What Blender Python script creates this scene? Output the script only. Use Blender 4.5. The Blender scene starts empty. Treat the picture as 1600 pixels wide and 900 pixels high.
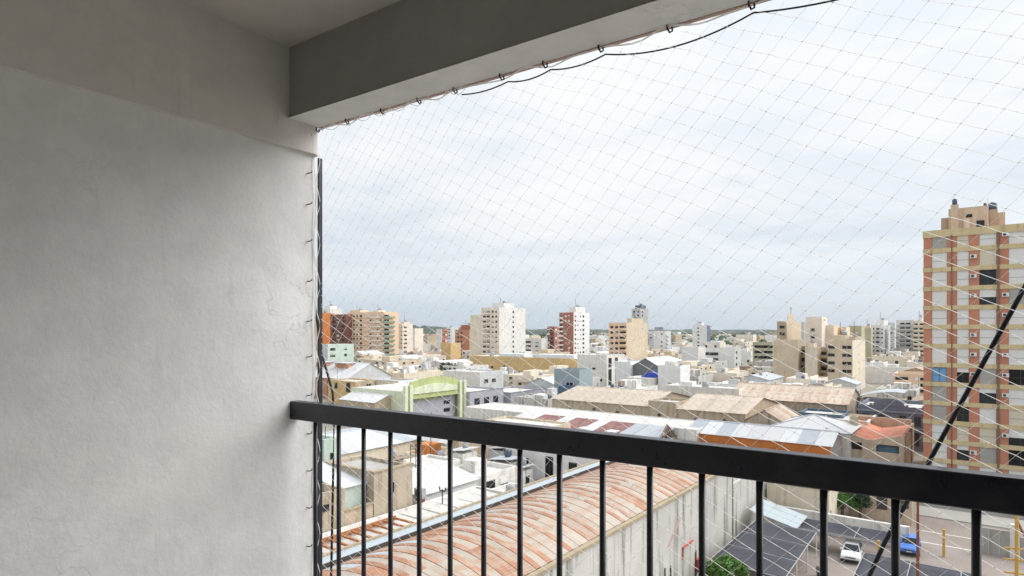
import bpy, bmesh, math, random
from mathutils import Vector, Matrix, noise
R = math.radians
rnd = random.Random(7)
scene = bpy.context.scene
col = scene.collection

# ------------------------------------------------------------------ camera
CAM_H = 23.0                                   # eye height above the street
cam_d = bpy.data.cameras.new('camera'); cam = bpy.data.objects.new('camera', cam_d); col.objects.link(cam)
cam.location = (0, 0, CAM_H); cam.rotation_euler = (R(90), 0, R(37.06))
cam_d.sensor_width = 36; cam_d.lens = 21.6; cam_d.shift_y = 0.04125
cam_d.clip_start = 0.05; cam_d.clip_end = 20000
scene.camera = cam

# ------------------------------------------------------------------ world, sun, exposure
SUN_EL, SUN_AZ = R(44), R(40)                 # compass azimuth clockwise from +Y
world = bpy.data.worlds.new('World'); scene.world = world; world.use_nodes = True
nt = world.node_tree; nt.nodes.clear(); N = nt.nodes.new; L = nt.links.new
def vmath(op, a, b=None, v=None):
    n = N('ShaderNodeVectorMath'); n.operation = op; L(a, n.inputs[0])
    if b is not None: L(b, n.inputs[1])
    if v is not None: n.inputs[1].default_value = v
    return n.outputs[0]
def fmath(op, a, b=None, clamp=False):
    n = N('ShaderNodeMath'); n.operation = op; n.use_clamp = clamp
    for k, x in enumerate((a, b)):
        if x is None: continue
        if isinstance(x, (int, float)): n.inputs[k].default_value = x
        else: L(x, n.inputs[k])
    return n.outputs[0]
def ramp(fac, stops):
    n = N('ShaderNodeValToRGB'); L(fac, n.inputs[0])
    e = n.color_ramp.elements
    while len(e) < len(stops): e.new(0.5)
    for k, (p, c) in enumerate(stops):
        e[k].position = p; e[k].color = (*c, 1) if len(c) == 3 else c
    return n.outputs[0]
tc = N('ShaderNodeTexCoord'); sky = N('ShaderNodeTexSky'); sky.sky_type = 'NISHITA'; sky.sun_disc = False
sky.sun_elevation = SUN_EL; sky.sun_rotation = SUN_AZ
sky.air_density = 1.0; sky.dust_density = 2.0; sky.altitude = 60
sep = N('ShaderNodeSeparateXYZ'); L(tc.outputs['Generated'], sep.inputs[0])
up = fmath('MAXIMUM', sep.outputs[2], 0.0)
den = fmath('ADD', up, 0.10)
cmb = N('ShaderNodeCombineXYZ'); L(fmath('DIVIDE', sep.outputs[0], den), cmb.inputs[0]); L(fmath('DIVIDE', sep.outputs[1], den), cmb.inputs[1])
def cloudnoise(scale, detail, rough, off, dist=0.0):
    n = N('ShaderNodeTexNoise'); n.inputs['Scale'].default_value = scale; n.inputs['Detail'].default_value = detail
    n.inputs['Roughness'].default_value = rough; n.inputs['Distortion'].default_value = dist
    L(vmath('ADD', cmb.outputs[0], v=off), n.inputs['Vector']); return n.outputs[0]
big = cloudnoise(0.55, 4, 0.5, (3.1, 7.7, 0.0), 0.3)
fine = cloudnoise(2.2, 9, 0.6, (1.3, 2.9, 4.0), 0.5)
mixn = fmath('ADD', fmath('MULTIPLY', big, 0.62), fmath('MULTIPLY', fine, 0.38))
# overcast deck: bright where thin, blue grey where thick; colours are in the sky texture's own units (the Background is at 0.1)
deck = ramp(mixn, [(0.34, (3.0, 3.24, 3.52)), (0.44, (3.4, 3.56, 3.72)), (0.52, (3.72, 3.81, 3.9)), (0.62, (3.98, 4.04, 4.1))])
# an overcast deck brightens steadily from the horizon to the zenith
deckg = N('ShaderNodeVectorMath'); deckg.operation = 'SCALE'; L(deck, deckg.inputs[0]); L(fmath('ADD', fmath('MULTIPLY', up, 0.34), 0.93), deckg.inputs[3])
deck = deckg.outputs[0]
# thin blue gap of clear air low over the horizon, under the deck
low = ramp(up, [(0.0, (1, 1, 1)), (0.035, (0.95, 0.95, 0.95)), (0.085, (0.35, 0.35, 0.35)), (0.17, (0, 0, 0))])
lowc = N('ShaderNodeMix'); lowc.data_type = 'RGBA'; lowc.inputs[6].default_value = (2.42, 2.84, 3.32, 1); L(sky.outputs[0], lowc.inputs[7]); lowc.inputs[0].default_value = 0.12
m1 = N('ShaderNodeMix'); m1.data_type = 'RGBA'; L(low, m1.inputs[0]); L(deck, m1.inputs[6]); L(lowc.outputs[2], m1.inputs[7])
m2 = N('ShaderNodeMix'); m2.data_type = 'RGBA'; m2.inputs[0].default_value = 0.95; L(sky.outputs[0], m2.inputs[6]); L(m1.outputs[2], m2.inputs[7])
bg = N('ShaderNodeBackground'); bg.inputs[1].default_value = 0.1; L(m2.outputs[2], bg.inputs[0])
wo = N('ShaderNodeOutputWorld'); L(bg.outputs[0], wo.inputs[0])
sun_d = bpy.data.lights.new('sun', 'SUN'); sun_d.energy = 1.5; sun_d.angle = R(56); sun_d.color = (1.0, 0.97, 0.93)
sun = bpy.data.objects.new('sun', sun_d); col.objects.link(sun)
sd = Vector((math.sin(SUN_AZ)*math.cos(SUN_EL), math.cos(SUN_AZ)*math.cos(SUN_EL), math.sin(SUN_EL)))
sun.rotation_euler = sd.to_track_quat('Z', 'Y').to_euler(); sun.location = sd*200
vs = scene.view_settings; vs.view_transform = 'Standard'; vs.look = 'None'; vs.gamma = 1; vs.use_curve_mapping = False
vs.exposure = 1.3
scene.cycles.max_bounces = 8; scene.cycles.diffuse_bounces = 5; scene.cycles.use_denoising = True

# ------------------------------------------------------------------ materials
MATS = {}
def newmat(name):
    m = bpy.data.materials.new(name); m.use_nodes = True; MATS[name] = m
    t = m.node_tree; return m, t, t.nodes['Principled BSDF']
class G:                                        # a small node-graph helper
    def __init__(s, t): s.t = t
    def n(s, kind, **kw):
        x = s.t.nodes.new(kind)
        for k, v in kw.items(): setattr(x, k, v)
        return x
    def l(s, a, b): s.t.links.new(a, b)
    def coord(s, scale=(1, 1, 1), kind='Object', loc=(0, 0, 0)):
        c = s.n('ShaderNodeTexCoord'); m = s.n('ShaderNodeMapping'); s.l(c.outputs[kind], m.inputs[0])
        m.inputs['Scale'].default_value = scale; m.inputs['Location'].default_value = loc; return m.outputs[0]
    def wallcoord(s):                           # (x+y, z) so that axis-aligned walls of either heading read alike
        c = s.n('ShaderNodeTexCoord'); p = s.n('ShaderNodeSeparateXYZ'); s.l(c.outputs['Object'], p.inputs[0])
        a = s.n('ShaderNodeMath'); a.operation = 'ADD'; s.l(p.outputs[0], a.inputs[0]); s.l(p.outputs[1], a.inputs[1])
        b = s.n('ShaderNodeCombineXYZ'); s.l(a.outputs[0], b.inputs[0]); s.l(p.outputs[2], b.inputs[1]); return b.outputs[0]
    def noise(s, vec, scale, detail=4, rough=0.55):
        x = s.n('ShaderNodeTexNoise'); s.l(vec, x.inputs['Vector'])
        x.inputs['Scale'].default_value = scale; x.inputs['Detail'].default_value = detail; x.inputs['Roughness'].default_value = rough
        return x.outputs[0]
    def ramp(s, f, stops):
        x = s.n('ShaderNodeValToRGB'); s.l(f, x.inputs[0]); e = x.color_ramp.elements
        while len(e) < len(stops): e.new(0.5)
        for k, (p, c) in enumerate(stops):
            e[k].position = p
            if not isinstance(c, tuple): c = (c, c, c)
            e[k].color = (*c, 1)
        return x.outputs[0]
    def mix(s, f, a, b, blend='MIX'):
        x = s.n('ShaderNodeMix'); x.data_type = 'RGBA'; x.blend_type = blend
        for v, i in ((f, 0), (a, 6), (b, 7)):
            if isinstance(v, (int, float)): x.inputs[i].default_value = v
            elif isinstance(v, tuple): x.inputs[i].default_value = (*v, 1)
            else: s.l(v, x.inputs[i])
        return x.outputs[2]
    def bump(s, h, strength, dist, bsdf):
        x = s.n('ShaderNodeBump'); x.inputs['Strength'].default_value = strength; x.inputs['Distance'].default_value = dist
        s.l(h, x.inputs['Height']); s.l(x.outputs[0], bsdf.inputs['Normal'])
    def rnd(s): return s.n('ShaderNodeObjectInfo').outputs['Random']
def dk(c, f): return tuple(x*f for x in c)
def plaster(name, c, stain=0.35, dirt=(0.16, 0.14, 0.11), scale=1.0, jitter=0.0, rough=0.9):
    m, t, b = newmat(name); g = G(t)
    v = g.coord(); a = g.noise(v, 0.45*scale, 5, 0.6)
    st = g.noise(g.coord((1.3*scale, 1.3*scale, 0.14*scale)), 1.2, 6, 0.65)
    base = g.mix(g.ramp(a, [(0.3, 0.0), (0.7, 1.0)]), dk(c, 0.80), c)
    sm = g.ramp(st, [(0.50, 0.0), (0.72, stain)])
    o = g.mix(sm, base, dirt)
    if jitter: o = g.mix(g.ramp(g.rnd(), [(0, 1-jitter), (1, 1.0)]), (0, 0, 0), o)
    g.l(o, b.inputs['Base Color']); b.inputs['Roughness'].default_value = rough
    g.bump(g.noise(v, 9*scale, 3), 0.25, 0.03, b); return m
def paint(name, c, rough=0.5, metal=0.0, spec=0.5, var=0.12):
    m, t, b = newmat(name); g = G(t)
    a = g.noise(g.coord(), 3.0, 4)
    g.l(g.mix(a, dk(c, 1-var), dk(c, 1+var*0.5)), b.inputs['Base Color'])
    b.inputs['Roughness'].default_value = rough; b.inputs['Metallic'].default_value = metal; return m
def brick(name, c1, c2, mortar, stain=0.25):
    m, t, b = newmat(name); g = G(t); w = g.wallcoord()
    x = g.n('ShaderNodeTexBrick'); g.l(w, x.inputs['Vector'])
    x.inputs['Color1'].default_value = (*c1, 1); x.inputs['Color2'].default_value = (*c2, 1); x.inputs['Mortar'].default_value = (*mortar, 1)
    x.inputs['Scale'].default_value = 1.0; x.inputs['Brick Width'].default_value = 0.26; x.inputs['Row Height'].default_value = 0.085; x.inputs['Mortar Size'].default_value = 0.009
    st = g.noise(g.coord((0.9, 0.9, 0.16)), 1.1, 6, 0.65)
    o = g.mix(g.ramp(st, [(0.48, 0.0), (0.75, stain)]), x.outputs[0], (0.13, 0.10, 0.08))
    g.l(o, b.inputs['Base Color']); b.inputs['Roughness'].default_value = 0.9
    g.bump(g.noise(g.coord(), 12, 3), 0.3, 0.02, b); return m
def sheet(name, c, axis='X', rust=0.0, rustc=(0.30, 0.11, 0.045), wave=0.25, rough=0.55, jitter=0.16, metal=0.0):
    m, t, b = newmat(name); g = G(t); v = g.coord()
    w = g.n('ShaderNodeTexWave'); w.wave_type = 'BANDS'; w.bands_direction = axis; w.wave_profile = 'SIN'
    g.l(v, w.inputs['Vector']); w.inputs['Scale'].default_value = 0.314/wave/1.0; w.inputs['Distortion'].default_value = 0
    a = g.noise(g.coord(kind='Object', scale=(0.5, 0.5, 0.5)), 1.2, 6, 0.62)
    wn = g.n('ShaderNodeTexNoise'); wn.noise_dimensions = '4D'; g.l(v, wn.inputs['Vector']); g.l(g.rnd(), wn.inputs['W'])
    wn.inputs['Scale'].default_value = 0.8; wn.inputs['Detail'].default_value = 6
    base = g.mix(a, dk(c, 0.82), dk(c, 1.08))
    if rust: base = g.mix(g.ramp(wn.outputs[0], [(0.62-rust*0.45, 0.0), (0.78-rust*0.35, 0.9)]), base, rustc)
    base = g.mix(g.ramp(g.rnd(), [(0, 1-jitter), (1, 1.0)]), (0, 0, 0), base)
    g.l(base, b.inputs['Base Color']); b.inputs['Roughness'].default_value = rough; b.inputs['Metallic'].default_value = metal
    g.bump(w.outputs[0], 0.5, 0.03, b); return m
def glass(name, c=(0.02, 0.025, 0.03), rough=0.08):
    m, t, b = newmat(name); g = G(t)
    a = g.ramp(g.rnd(), [(0.0, 0.35), (1.0, 1.9)])
    g.l(g.mix(1.0, c, a, 'MULTIPLY'), b.inputs['Base Color']); b.inputs['Roughness'].default_value = rough
    b.inputs['Specular IOR Level'].default_value = 0.28; return m
def tiles(name, c, row=0.35):
    m, t, b = newmat(name); g = G(t); v = g.coord()
    w = g.n('ShaderNodeTexWave'); w.bands_direction = 'X'; g.l(v, w.inputs['Vector']); w.inputs['Scale'].default_value = 1.3
    w2 = g.n('ShaderNodeTexWave'); w2.bands_direction = 'Y'; w2.wave_profile = 'SAW'; g.l(v, w2.inputs['Vector']); w2.inputs['Scale'].default_value = 0.9
    a = g.noise(v, 0.7, 7, 0.65)
    base = g.mix(g.ramp(a, [(0.35, 0.0), (0.65, 1.0)]), dk(c, 0.72), dk(c, 1.1))
    base = g.mix(g.ramp(w2.outputs[0], [(0.0, 0.55), (0.25, 0.0)]), base, dk(c, 0.55))
    base = g.mix(g.ramp(g.rnd(), [(0, 0.84), (1, 1.0)]), (0, 0, 0), base)
    g.l(base, b.inputs['Base Color']); b.inputs['Roughness'].default_value = 0.9
    h = g.mix(0.5, w.outputs[0], w2.outputs[0]); g.bump(h, 0.5, 0.05, b); return m

def nylon(name, c):                            # translucent twine
    m, t, b = newmat(name); g = G(t); b.inputs['Base Color'].default_value = (*c, 1); b.inputs['Roughness'].default_value = 0.6
    tr = g.n('ShaderNodeBsdfTranslucent'); tr.inputs[0].default_value = (*c, 1); mx = g.n('ShaderNodeMixShader'); mx.inputs[0].default_value = 0.8
    g.l(b.outputs[0], mx.inputs[1]); g.l(tr.outputs[0], mx.inputs[2]); g.l(mx.outputs[0], t.nodes['Material Output'].inputs[0]); return m
def worn(name, c):                             # dusty painted steel
    m, t, b = newmat(name); g = G(t); v = g.coord(); a = g.noise(v, 14, 8, 0.7); f = g.noise(v, 160, 3, 0.6)
    o = g.mix(g.ramp(a, [(0.45, 0.0), (0.75, 0.5)]), c, (0.06, 0.06, 0.062)); o = g.mix(g.ramp(f, [(0.68, 0.0), (0.76, 0.5)]), o, (0.16, 0.155, 0.15))
    g.l(o, b.inputs['Base Color']); g.l(g.ramp(a, [(0.3, 0.22), (0.7, 0.48)]), b.inputs['Roughness']); g.bump(f, 0.25, 0.001, b); return m
plaster('white_wall', (0.80, 0.78, 0.74), 0.55); plaster('white_clean', (0.84, 0.84, 0.82), 0.12)
plaster('cream_wall', (0.80, 0.715, 0.57), 0.36); plaster('beige_wall', (0.69, 0.575, 0.425), 0.36)
plaster('tan_wall', (0.52, 0.42, 0.30), 0.45); plaster('tan_old', (0.50, 0.42, 0.32), 0.75, (0.10, 0.085, 0.06))
plaster('peach_wall', (0.86, 0.63, 0.44), 0.14); plaster('peach_pale', (0.86, 0.76, 0.65), 0.15)
plaster('ochre_wall', (0.70, 0.50, 0.24), 0.28); plaster('grey_wall', (0.45, 0.46, 0.46), 0.35)
plaster('pale_grey_wall', (0.62, 0.64, 0.64), 0.25); plaster('lavender_wall', (0.44, 0.44, 0.50), 0.25)
plaster('lime_wall', (0.52, 0.59, 0.26), 0.3); plaster('lime_pale', (0.74, 0.80, 0.60), 0.22)
plaster('mint_wall', (0.58, 0.70, 0.62), 0.25); plaster('slate_wall', (0.16, 0.19, 0.25), 0.2, (0.05, 0.05, 0.06))
plaster('slate_trim', (0.25, 0.27, 0.32), 0.2, (0.06, 0.06, 0.07)); plaster('olive_wall', (0.50, 0.48, 0.33), 0.35)
plaster('stained_white', (0.62, 0.605, 0.565), 0.95, (0.07, 0.07, 0.065), 0.75); plaster('orange_wall', (0.62, 0.22, 0.055), 0.35)
plaster('yellow_band', (0.70, 0.57, 0.33), 0.5, (0.22, 0.16, 0.09)); plaster('mottled_white', (0.80, 0.79, 0.76), 0.55, (0.33, 0.31, 0.29), 1.0)
plaster('teal_wall', (0.10, 0.17, 0.24), 0.2); plaster('concrete', (0.42, 0.40, 0.37), 0.5); plaster('ruin_brown', (0.33, 0.20, 0.13), 0.6)
brick('orange_brick', (0.52, 0.185, 0.105), (0.57, 0.22, 0.13), (0.50, 0.33, 0.24), 0.25); brick('red_brick', (0.36, 0.11, 0.07), (0.42, 0.14, 0.085), (0.40, 0.28, 0.22))
brick('brown_brick', (0.24, 0.085, 0.06), (0.28, 0.11, 0.08), (0.26, 0.17, 0.14)); brick('barn_brick', (0.46, 0.20, 0.11), (0.54, 0.25, 0.14), (0.48, 0.38, 0.30), 0.4)
brick('old_brick', (0.50, 0.37, 0.26), (0.58, 0.45, 0.33), (0.56, 0.48, 0.38), 0.55); brick('terracotta_brick', (0.44, 0.20, 0.12), (0.50, 0.24, 0.15), (0.45, 0.30, 0.22))
sheet('white_sheet', (0.70, 0.715, 0.73), 'X', 0.14, (0.50, 0.47, 0.43), rough=0.5, jitter=0.2); sheet('white_sheet_y', (0.70, 0.715, 0.73), 'Y', 0.14, (0.50, 0.47, 0.43), rough=0.5, jitter=0.2)
sheet('zinc_sheet', (0.47, 0.52, 0.57), 'X', 0.1, (0.42, 0.36, 0.30)); sheet('zinc_sheet_y', (0.47, 0.52, 0.57), 'Y', 0.1, (0.42, 0.36, 0.30))
sheet('pale_sheet', (0.66, 0.70, 0.73), 'X', 0.12, (0.42, 0.36, 0.30)); sheet('maroon_sheet', (0.23, 0.09, 0.085), 'X', 0.25, (0.36, 0.22, 0.17))
sheet('rust_sheet', (0.43, 0.20, 0.11), 'X', 0.34, (0.50, 0.38, 0.29), wave=.2, jitter=0.25); sheet('vault_sheet', (0.47, 0.405, 0.34), 'X', 0.26, (0.42, 0.23, 0.13), wave=.2, jitter=0.18)
sheet('streaked_sheet', (0.60, 0.52, 0.42), 'X', 0.38, (0.48, 0.27, 0.15)); sheet('blue_sheet', (0.33, 0.41, 0.45), 'X', 0.1, (0.42, 0.46, 0.47))
sheet('slate_sheet', (0.19, 0.21, 0.22), 'X', 0.15, (0.27, 0.26, 0.24)); sheet('brown_sheet', (0.42, 0.31, 0.22), 'X', 0.4, (0.30, 0.18, 0.11))
tiles('beige_tiles', (0.60, 0.52, 0.43)); tiles('salmon_tiles', (0.66, 0.27, 0.17)); tiles('brown_tiles', (0.36, 0.25, 0.18))
plaster('membrane', (0.66, 0.65, 0.625), 0.7, (0.28, 0.26, 0.235), 0.8); plaster('roof_grey', (0.45, 0.44, 0.42), 0.5); plaster('roof_pale', (0.66, 0.64, 0.60), 0.5)
glass('glass_dark'); glass('glass_blue', (0.10, 0.22, 0.38)); paint('frame_white', (0.75, 0.75, 0.73)); paint('frame_dark', (0.06, 0.055, 0.05)); paint('frame_brown', (0.20, 0.13, 0.09))
paint('shutter_white', (0.80, 0.80, 0.78), 0.6); paint('shutter_grey', (0.42, 0.41, 0.38), 0.6); paint('shutter_cream', (0.70, 0.64, 0.50), 0.6)
worn('black_paint', (0.014, 0.016, 0.026)); paint('black_rubber', (0.012, 0.012, 0.014), 0.55); nylon('cord_white', (0.95, 0.95, 0.94))
paint('yellow_paint', (0.55, 0.34, 0.06), 0.6); paint('rust_paint', (0.20, 0.07, 0.04), 0.8); paint('red_paint', (0.55, 0.03, 0.02), 0.45); paint('blue_tarp', (0.03, 0.07, 0.42), 0.6)
paint('green_rail', (0.20, 0.30, 0.22), 0.6); paint('car_white', (0.82, 0.83, 0.84), 0.22, var=0.02); paint('car_blue', (0.07, 0.20, 0.62), 0.22, var=0.02); paint('chrome', (0.6, 0.6, 0.6), 0.2, 0.9)
paint('lamp_glass', (0.7, 0.72, 0.74), 0.1); paint('tank_grey', (0.35, 0.36, 0.38), 0.6); paint('tank_blue', (0.07, 0.10, 0.15), 0.5); paint('shade_cloth', (0.05, 0.055, 0.07), 0.85, var=0.35)
paint('wood_rust', (0.42, 0.17, 0.07), 0.85, var=0.4); paint('pink_paint', (0.50, 0.36, 0.31), 0.8); paint('line_white', (0.75, 0.74, 0.70), 0.8, var=0.3); paint('mural_blue', (0.60, 0.66, 0.78), 0.8)
paint('mural_red', (0.45, 0.10, 0.14), 0.8); paint('ac_white', (0.75, 0.75, 0.72), 0.5); paint('coping', (0.40, 0.33, 0.22), 0.9, var=0.4); paint('gutter_zinc', (0.48, 0.55, 0.60), 0.5, 0.2, var=0.3)
sheet('translucent_sheet', (0.44, 0.52, 0.56), 'Y', 0.2, (0.36, 0.38, 0.36))
def asphalt(name, c, c2, sc=0.25):
    m, t, b = newmat(name); g = G(t); v = g.coord()
    a = g.noise(v, sc, 7, 0.65); f = g.noise(v, 9, 4)
    o = g.mix(g.ramp(a, [(0.35, 0.0), (0.65, 1.0)]), c, c2); o = g.mix(f, dk(c, 0.8), o)
    g.l(o, b.inputs['Base Color']); b.inputs['Roughness'].default_value = 0.92; g.bump(f, 0.3, 0.02, b)
asphalt('asphalt', (0.15, 0.145, 0.14), (0.24, 0.23, 0.22)); asphalt('yard', (0.30, 0.25, 0.22), (0.42, 0.37, 0.34), 0.2); asphalt('pavement', (0.42, 0.40, 0.36), (0.52, 0.50, 0.46), 0.5)
asphalt('earth', (0.28, 0.26, 0.22), (0.38, 0.36, 0.32), 0.02); asphalt('woods', (0.025, 0.05, 0.035), (0.09, 0.11, 0.08), 0.006)
def balcony_plaster(name, c, tint):
    m, t, b = newmat(name); g = G(t); v = g.coord()
    big = g.noise(v, 1.3, 5, 0.6); mid = g.noise(v, 9, 5, 0.7); gr = g.noise(v, 70, 4, 0.6)
    o = g.mix(g.ramp(big, [(0.35, 0.0), (0.7, 1.0)]), tint, c)
    o = g.mix(g.ramp(mid, [(0.36, 0.40), (0.60, 0.0)]), o, dk(c, 0.70))
    st = g.noise(g.coord((14, 14, 1.6)), 1.0, 6, 0.7); o = g.mix(g.ramp(st, [(0.60, 0.0), (0.74, 0.40)]), o, dk(c, 0.55))
    vo = g.n('ShaderNodeTexVoronoi'); vo.feature = 'DISTANCE_TO_EDGE'; vo.inputs['Scale'].default_value = 2.1
    dn = g.n('ShaderNodeTexNoise'); g.l(v, dn.inputs['Vector']); dn.inputs['Scale'].default_value = 5.0; dn.inputs['Detail'].default_value = 5
    wv = g.n('ShaderNodeVectorMath'); wv.operation = 'MULTIPLY_ADD'; g.l(dn.outputs['Color'], wv.inputs[0]); wv.inputs[1].default_value = (0.5, 0.5, 0.5); g.l(v, wv.inputs[2])
    g.l(wv.outputs[0], vo.inputs['Vector'])
    cr = g.ramp(vo.outputs['Distance'], [(0.0, 1.0), (0.006, 0.0)])
    crm = g.n('ShaderNodeMath'); crm.operation = 'MULTIPLY'; g.l(cr, crm.inputs[0]); g.l(g.ramp(big, [(0.52, 0.0), (0.66, 0.45)]), crm.inputs[1])
    o = g.mix(crm.outputs[0], o, dk(c, 0.4))
    g.l(o, b.inputs['Base Color']); b.inputs['Roughness'].default_value = 0.85
    h = g.mix(0.45, gr, mid); g.bump(h, 0.5, 0.005, b)
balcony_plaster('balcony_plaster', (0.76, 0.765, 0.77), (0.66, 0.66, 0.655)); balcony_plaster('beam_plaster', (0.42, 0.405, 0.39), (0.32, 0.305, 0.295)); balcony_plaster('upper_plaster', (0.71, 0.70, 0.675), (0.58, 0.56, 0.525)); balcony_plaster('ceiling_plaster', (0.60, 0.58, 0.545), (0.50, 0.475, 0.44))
balcony_plaster('balcony_floor_tiles', (0.62, 0.58, 0.53), (0.55, 0.51, 0.46))
def leafmat(name, c):
    m, t, b = newmat(name); g = G(t)
    a = g.noise(g.coord(), 2.5, 3)
    g.l(g.mix(g.ramp(a, [(0.35, 0.0), (0.65, 1.0)]), dk(c, 0.55), dk(c, 1.35)), b.inputs['Base Color']); b.inputs['Roughness'].default_value = 0.65
    b.inputs['Transmission Weight'].default_value = 0.0
leafmat('leaf', (0.085, 0.20, 0.03)); leafmat('leaf_dark', (0.05, 0.09, 0.035)); paint('bark', (0.12, 0.09, 0.06), 0.9)
M = MATS

# ------------------------------------------------------------------ mesh helpers
class MB:
    def __init__(s): s.v = []; s.f = []; s.m = []; s.mats = []
    def mi(s, mat):
        if mat not in s.mats: s.mats.append(mat)
        return s.mats.index(mat)
    def face(s, pts, mat):
        k = len(s.v); s.v += [tuple(p) for p in pts]; s.f.append(tuple(range(k, k+len(pts)))); s.m.append(s.mi(mat)); return s
    def box(s, x0, x1, y0, y1, z0, z1, mat, skip=''):
        if x0 > x1: x0, x1 = x1, x0
        if y0 > y1: y0, y1 = y1, y0
        k = len(s.v); i = s.mi(mat)
        s.v += [(x0,y0,z0),(x1,y0,z0),(x1,y1,z0),(x0,y1,z0),(x0,y0,z1),(x1,y0,z1),(x1,y1,z1),(x0,y1,z1)]
        for nm, q in (('b',(3,2,1,0)),('t',(4,5,6,7)),('f',(0,1,5,4)),('r',(1,2,6,5)),('k',(2,3,7,6)),('l',(3,0,4,7))):
            if nm in skip: continue
            s.f.append(tuple(k+a for a in q)); s.m.append(i)
        return s
    def tube(s, path, r, mat, n=8, caps=True):
        path = [Vector(p) for p in path]; i = s.mi(mat); k = len(s.v)
        for j, p in enumerate(path):
            d = (path[min(j+1, len(path)-1)]-path[max(j-1, 0)]).normalized()
            a = d.cross(Vector((0, 0, 1)));
            if a.length < 1e-3: a = d.cross(Vector((1, 0, 0)))
            a.normalize(); b = d.cross(a)
            rr = r[j] if isinstance(r, (list, tuple)) else r
            for q in range(n):
                t = 2*math.pi*q/n; s.v.append(tuple(p+a*math.cos(t)*rr+b*math.sin(t)*rr))
        for j in range(len(path)-1):
            for q in range(n):
                s.f.append((k+j*n+q, k+j*n+(q+1)%n, k+(j+1)*n+(q+1)%n, k+(j+1)*n+q)); s.m.append(i)
        if caps:
            s.f.append(tuple(k+q for q in range(n))[::-1]); s.m.append(i)
            s.f.append(tuple(k+(len(path)-1)*n+q for q in range(n))); s.m.append(i)
        return s
    def prism(s, poly, axis, a0, a1, mat):     # poly in the two other axes, extruded along axis
        def P(p, a):
            return {'x': (a, p[0], p[1]), 'y': (p[0], a, p[1]), 'z': (p[0], p[1], a)}[axis]
        n = len(poly); s.face([P(p, a0) for p in poly], mat); s.face([P(p, a1) for p in poly][::-1], mat)
        for j in range(n):
            p, q = poly[j], poly[(j+1) % n]; s.face([P(p, a0), P(p, a1), P(q, a1), P(q, a0)], mat)
        return s
    def mesh(s, name, smooth=False):
        me = bpy.data.meshes.new(name); me.from_pydata(s.v, [], s.f)
        for mm in s.mats: me.materials.append(M[mm])
        me.polygons.foreach_set('material_index', s.m)
        bm = bmesh.new(); bm.from_mesh(me); bmesh.ops.recalc_face_normals(bm, faces=bm.faces); bm.to_mesh(me); bm.free()
        if smooth:
            for p in me.polygons: p.use_smooth = True
        me.update(); return me
    def build(s, name, parent=None, smooth=False, loc=None):
        return link(name, s.mesh(name, smooth), parent, loc)
def link(name, data, parent=None, loc=None):
    o = bpy.data.objects.new(name, data); col.objects.link(o)
    if parent is not None: o.parent = parent
    if loc is not None: o.location = loc
    return o
def tag(o, label, cat=None, group=None, kind=None):
    if label: o['label'] = label
    if cat: o['category'] = cat
    if group: o['group'] = group
    if kind: o['kind'] = kind
    return o
def thing(name, label, cat, loc=(0, 0, 0), rz=0, group=None):
    o = link(name, None, None, loc); o.rotation_euler = (0, 0, rz); o.empty_display_size = 0.5
    return tag(o, label, cat, group)

# ------------------------------------------------------------------ window library (unit size, outward is -Y)
WM = {}
def wmesh(kind):
    if kind in WM: return WM[kind]
    b = MB()
    fr, gl, sh = {'white': ('frame_white', 'glass_dark', 'shutter_white'), 'dark': ('frame_dark', 'glass_dark', 'shutter_grey'), 'brown': ('frame_brown', 'glass_dark', 'shutter_cream'),
                  'blue': ('frame_brown', 'glass_blue', 'shutter_white')}[kind.split('_')[0]]
    form = kind.split('_')[1]
    w = 0.06
    b.box(-.5, -.5+w, -.07, -.002, 0, 1, fr); b.box(.5-w, .5, -.07, -.002, 0, 1, fr)
    b.box(-.5+w, .5-w, -.07, -.002, 0, w, fr); b.box(-.5+w, .5-w, -.07, -.002, 1-w, 1, fr)
    if form == 'shut': b.box(-.5+w, .5-w, -.05, -.002, w, 1-w, sh)
    else:
        top = {'open': 1-w, 'half': 0.5, 'most': 0.3}[form]
        b.box(-.5+w, .5-w, -.03, -.002, w, top, gl); b.box(-.02, .02, -.05, -.031, w, top, fr)
        if form != 'open': b.box(-.5+w, .5-w, -.055, -.002, top, 1-w, sh)
    WM[kind] = b.mesh('window_' + kind); return WM[kind]
def window(parent, kind, x, y, z, w, h, side=False, name='window'):
    o = link(name, wmesh(kind), parent, (x, y, z)); o.scale = (w, 1, h)
    if side: o.rotation_euler = (0, 0, R(90))
    return o
SILL = MB().box(-.55, .55, -.14, -.002, -.08, 0, 'concrete').mesh('sill')
ACM = MB().box(-.42, .42, -.36, -.003, 0, .56, 'ac_white').tube([(-.1, -.39, .28), (-.1, -.365, .28)], .2, 'frame_dark', 8).mesh('air_conditioner')
BALC = {}
def balcony_mesh(mat, d):
    key = (mat, d)
    if key not in BALC:
        b = MB(); b.box(-.5, .5, -d, -.002, 0, .18, mat); b.box(-.5, .5, -d, -d+.1, .18, 1.0, mat); b.box(-.5, -.47, -d+.1, -.002, .18, 1.0, mat); b.box(.47, .5, -d+.1, -.002, .18, 1.0, mat)
        BALC[key] = b.mesh('balcony')
    return BALC[key]

def shell(b, w, d, h, front, side, par=0.7, t=0.25):
    """four walls with a parapet standing above the roof deck; x 0..w, y 0..d"""
    b.box(0, w, 0, t, 0, h, front); b.box(w-t, w, t, d, 0, h, side); b.box(0, t, t, d, 0, h, side); b.box(t, w-t, d-t, d, 0, h, front)
    return b
def tank(parent, x, y, z, r, h, mat='tank_grey', name='water_tank'):
    b = MB(); b.tube([(0, 0, 0), (0, 0, h*.82), (0, 0, h*.95), (0, 0, h)], [r, r, r*.6, r*.25], mat, 12)
    return b.build(name, parent, True, (x, y, z))

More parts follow.
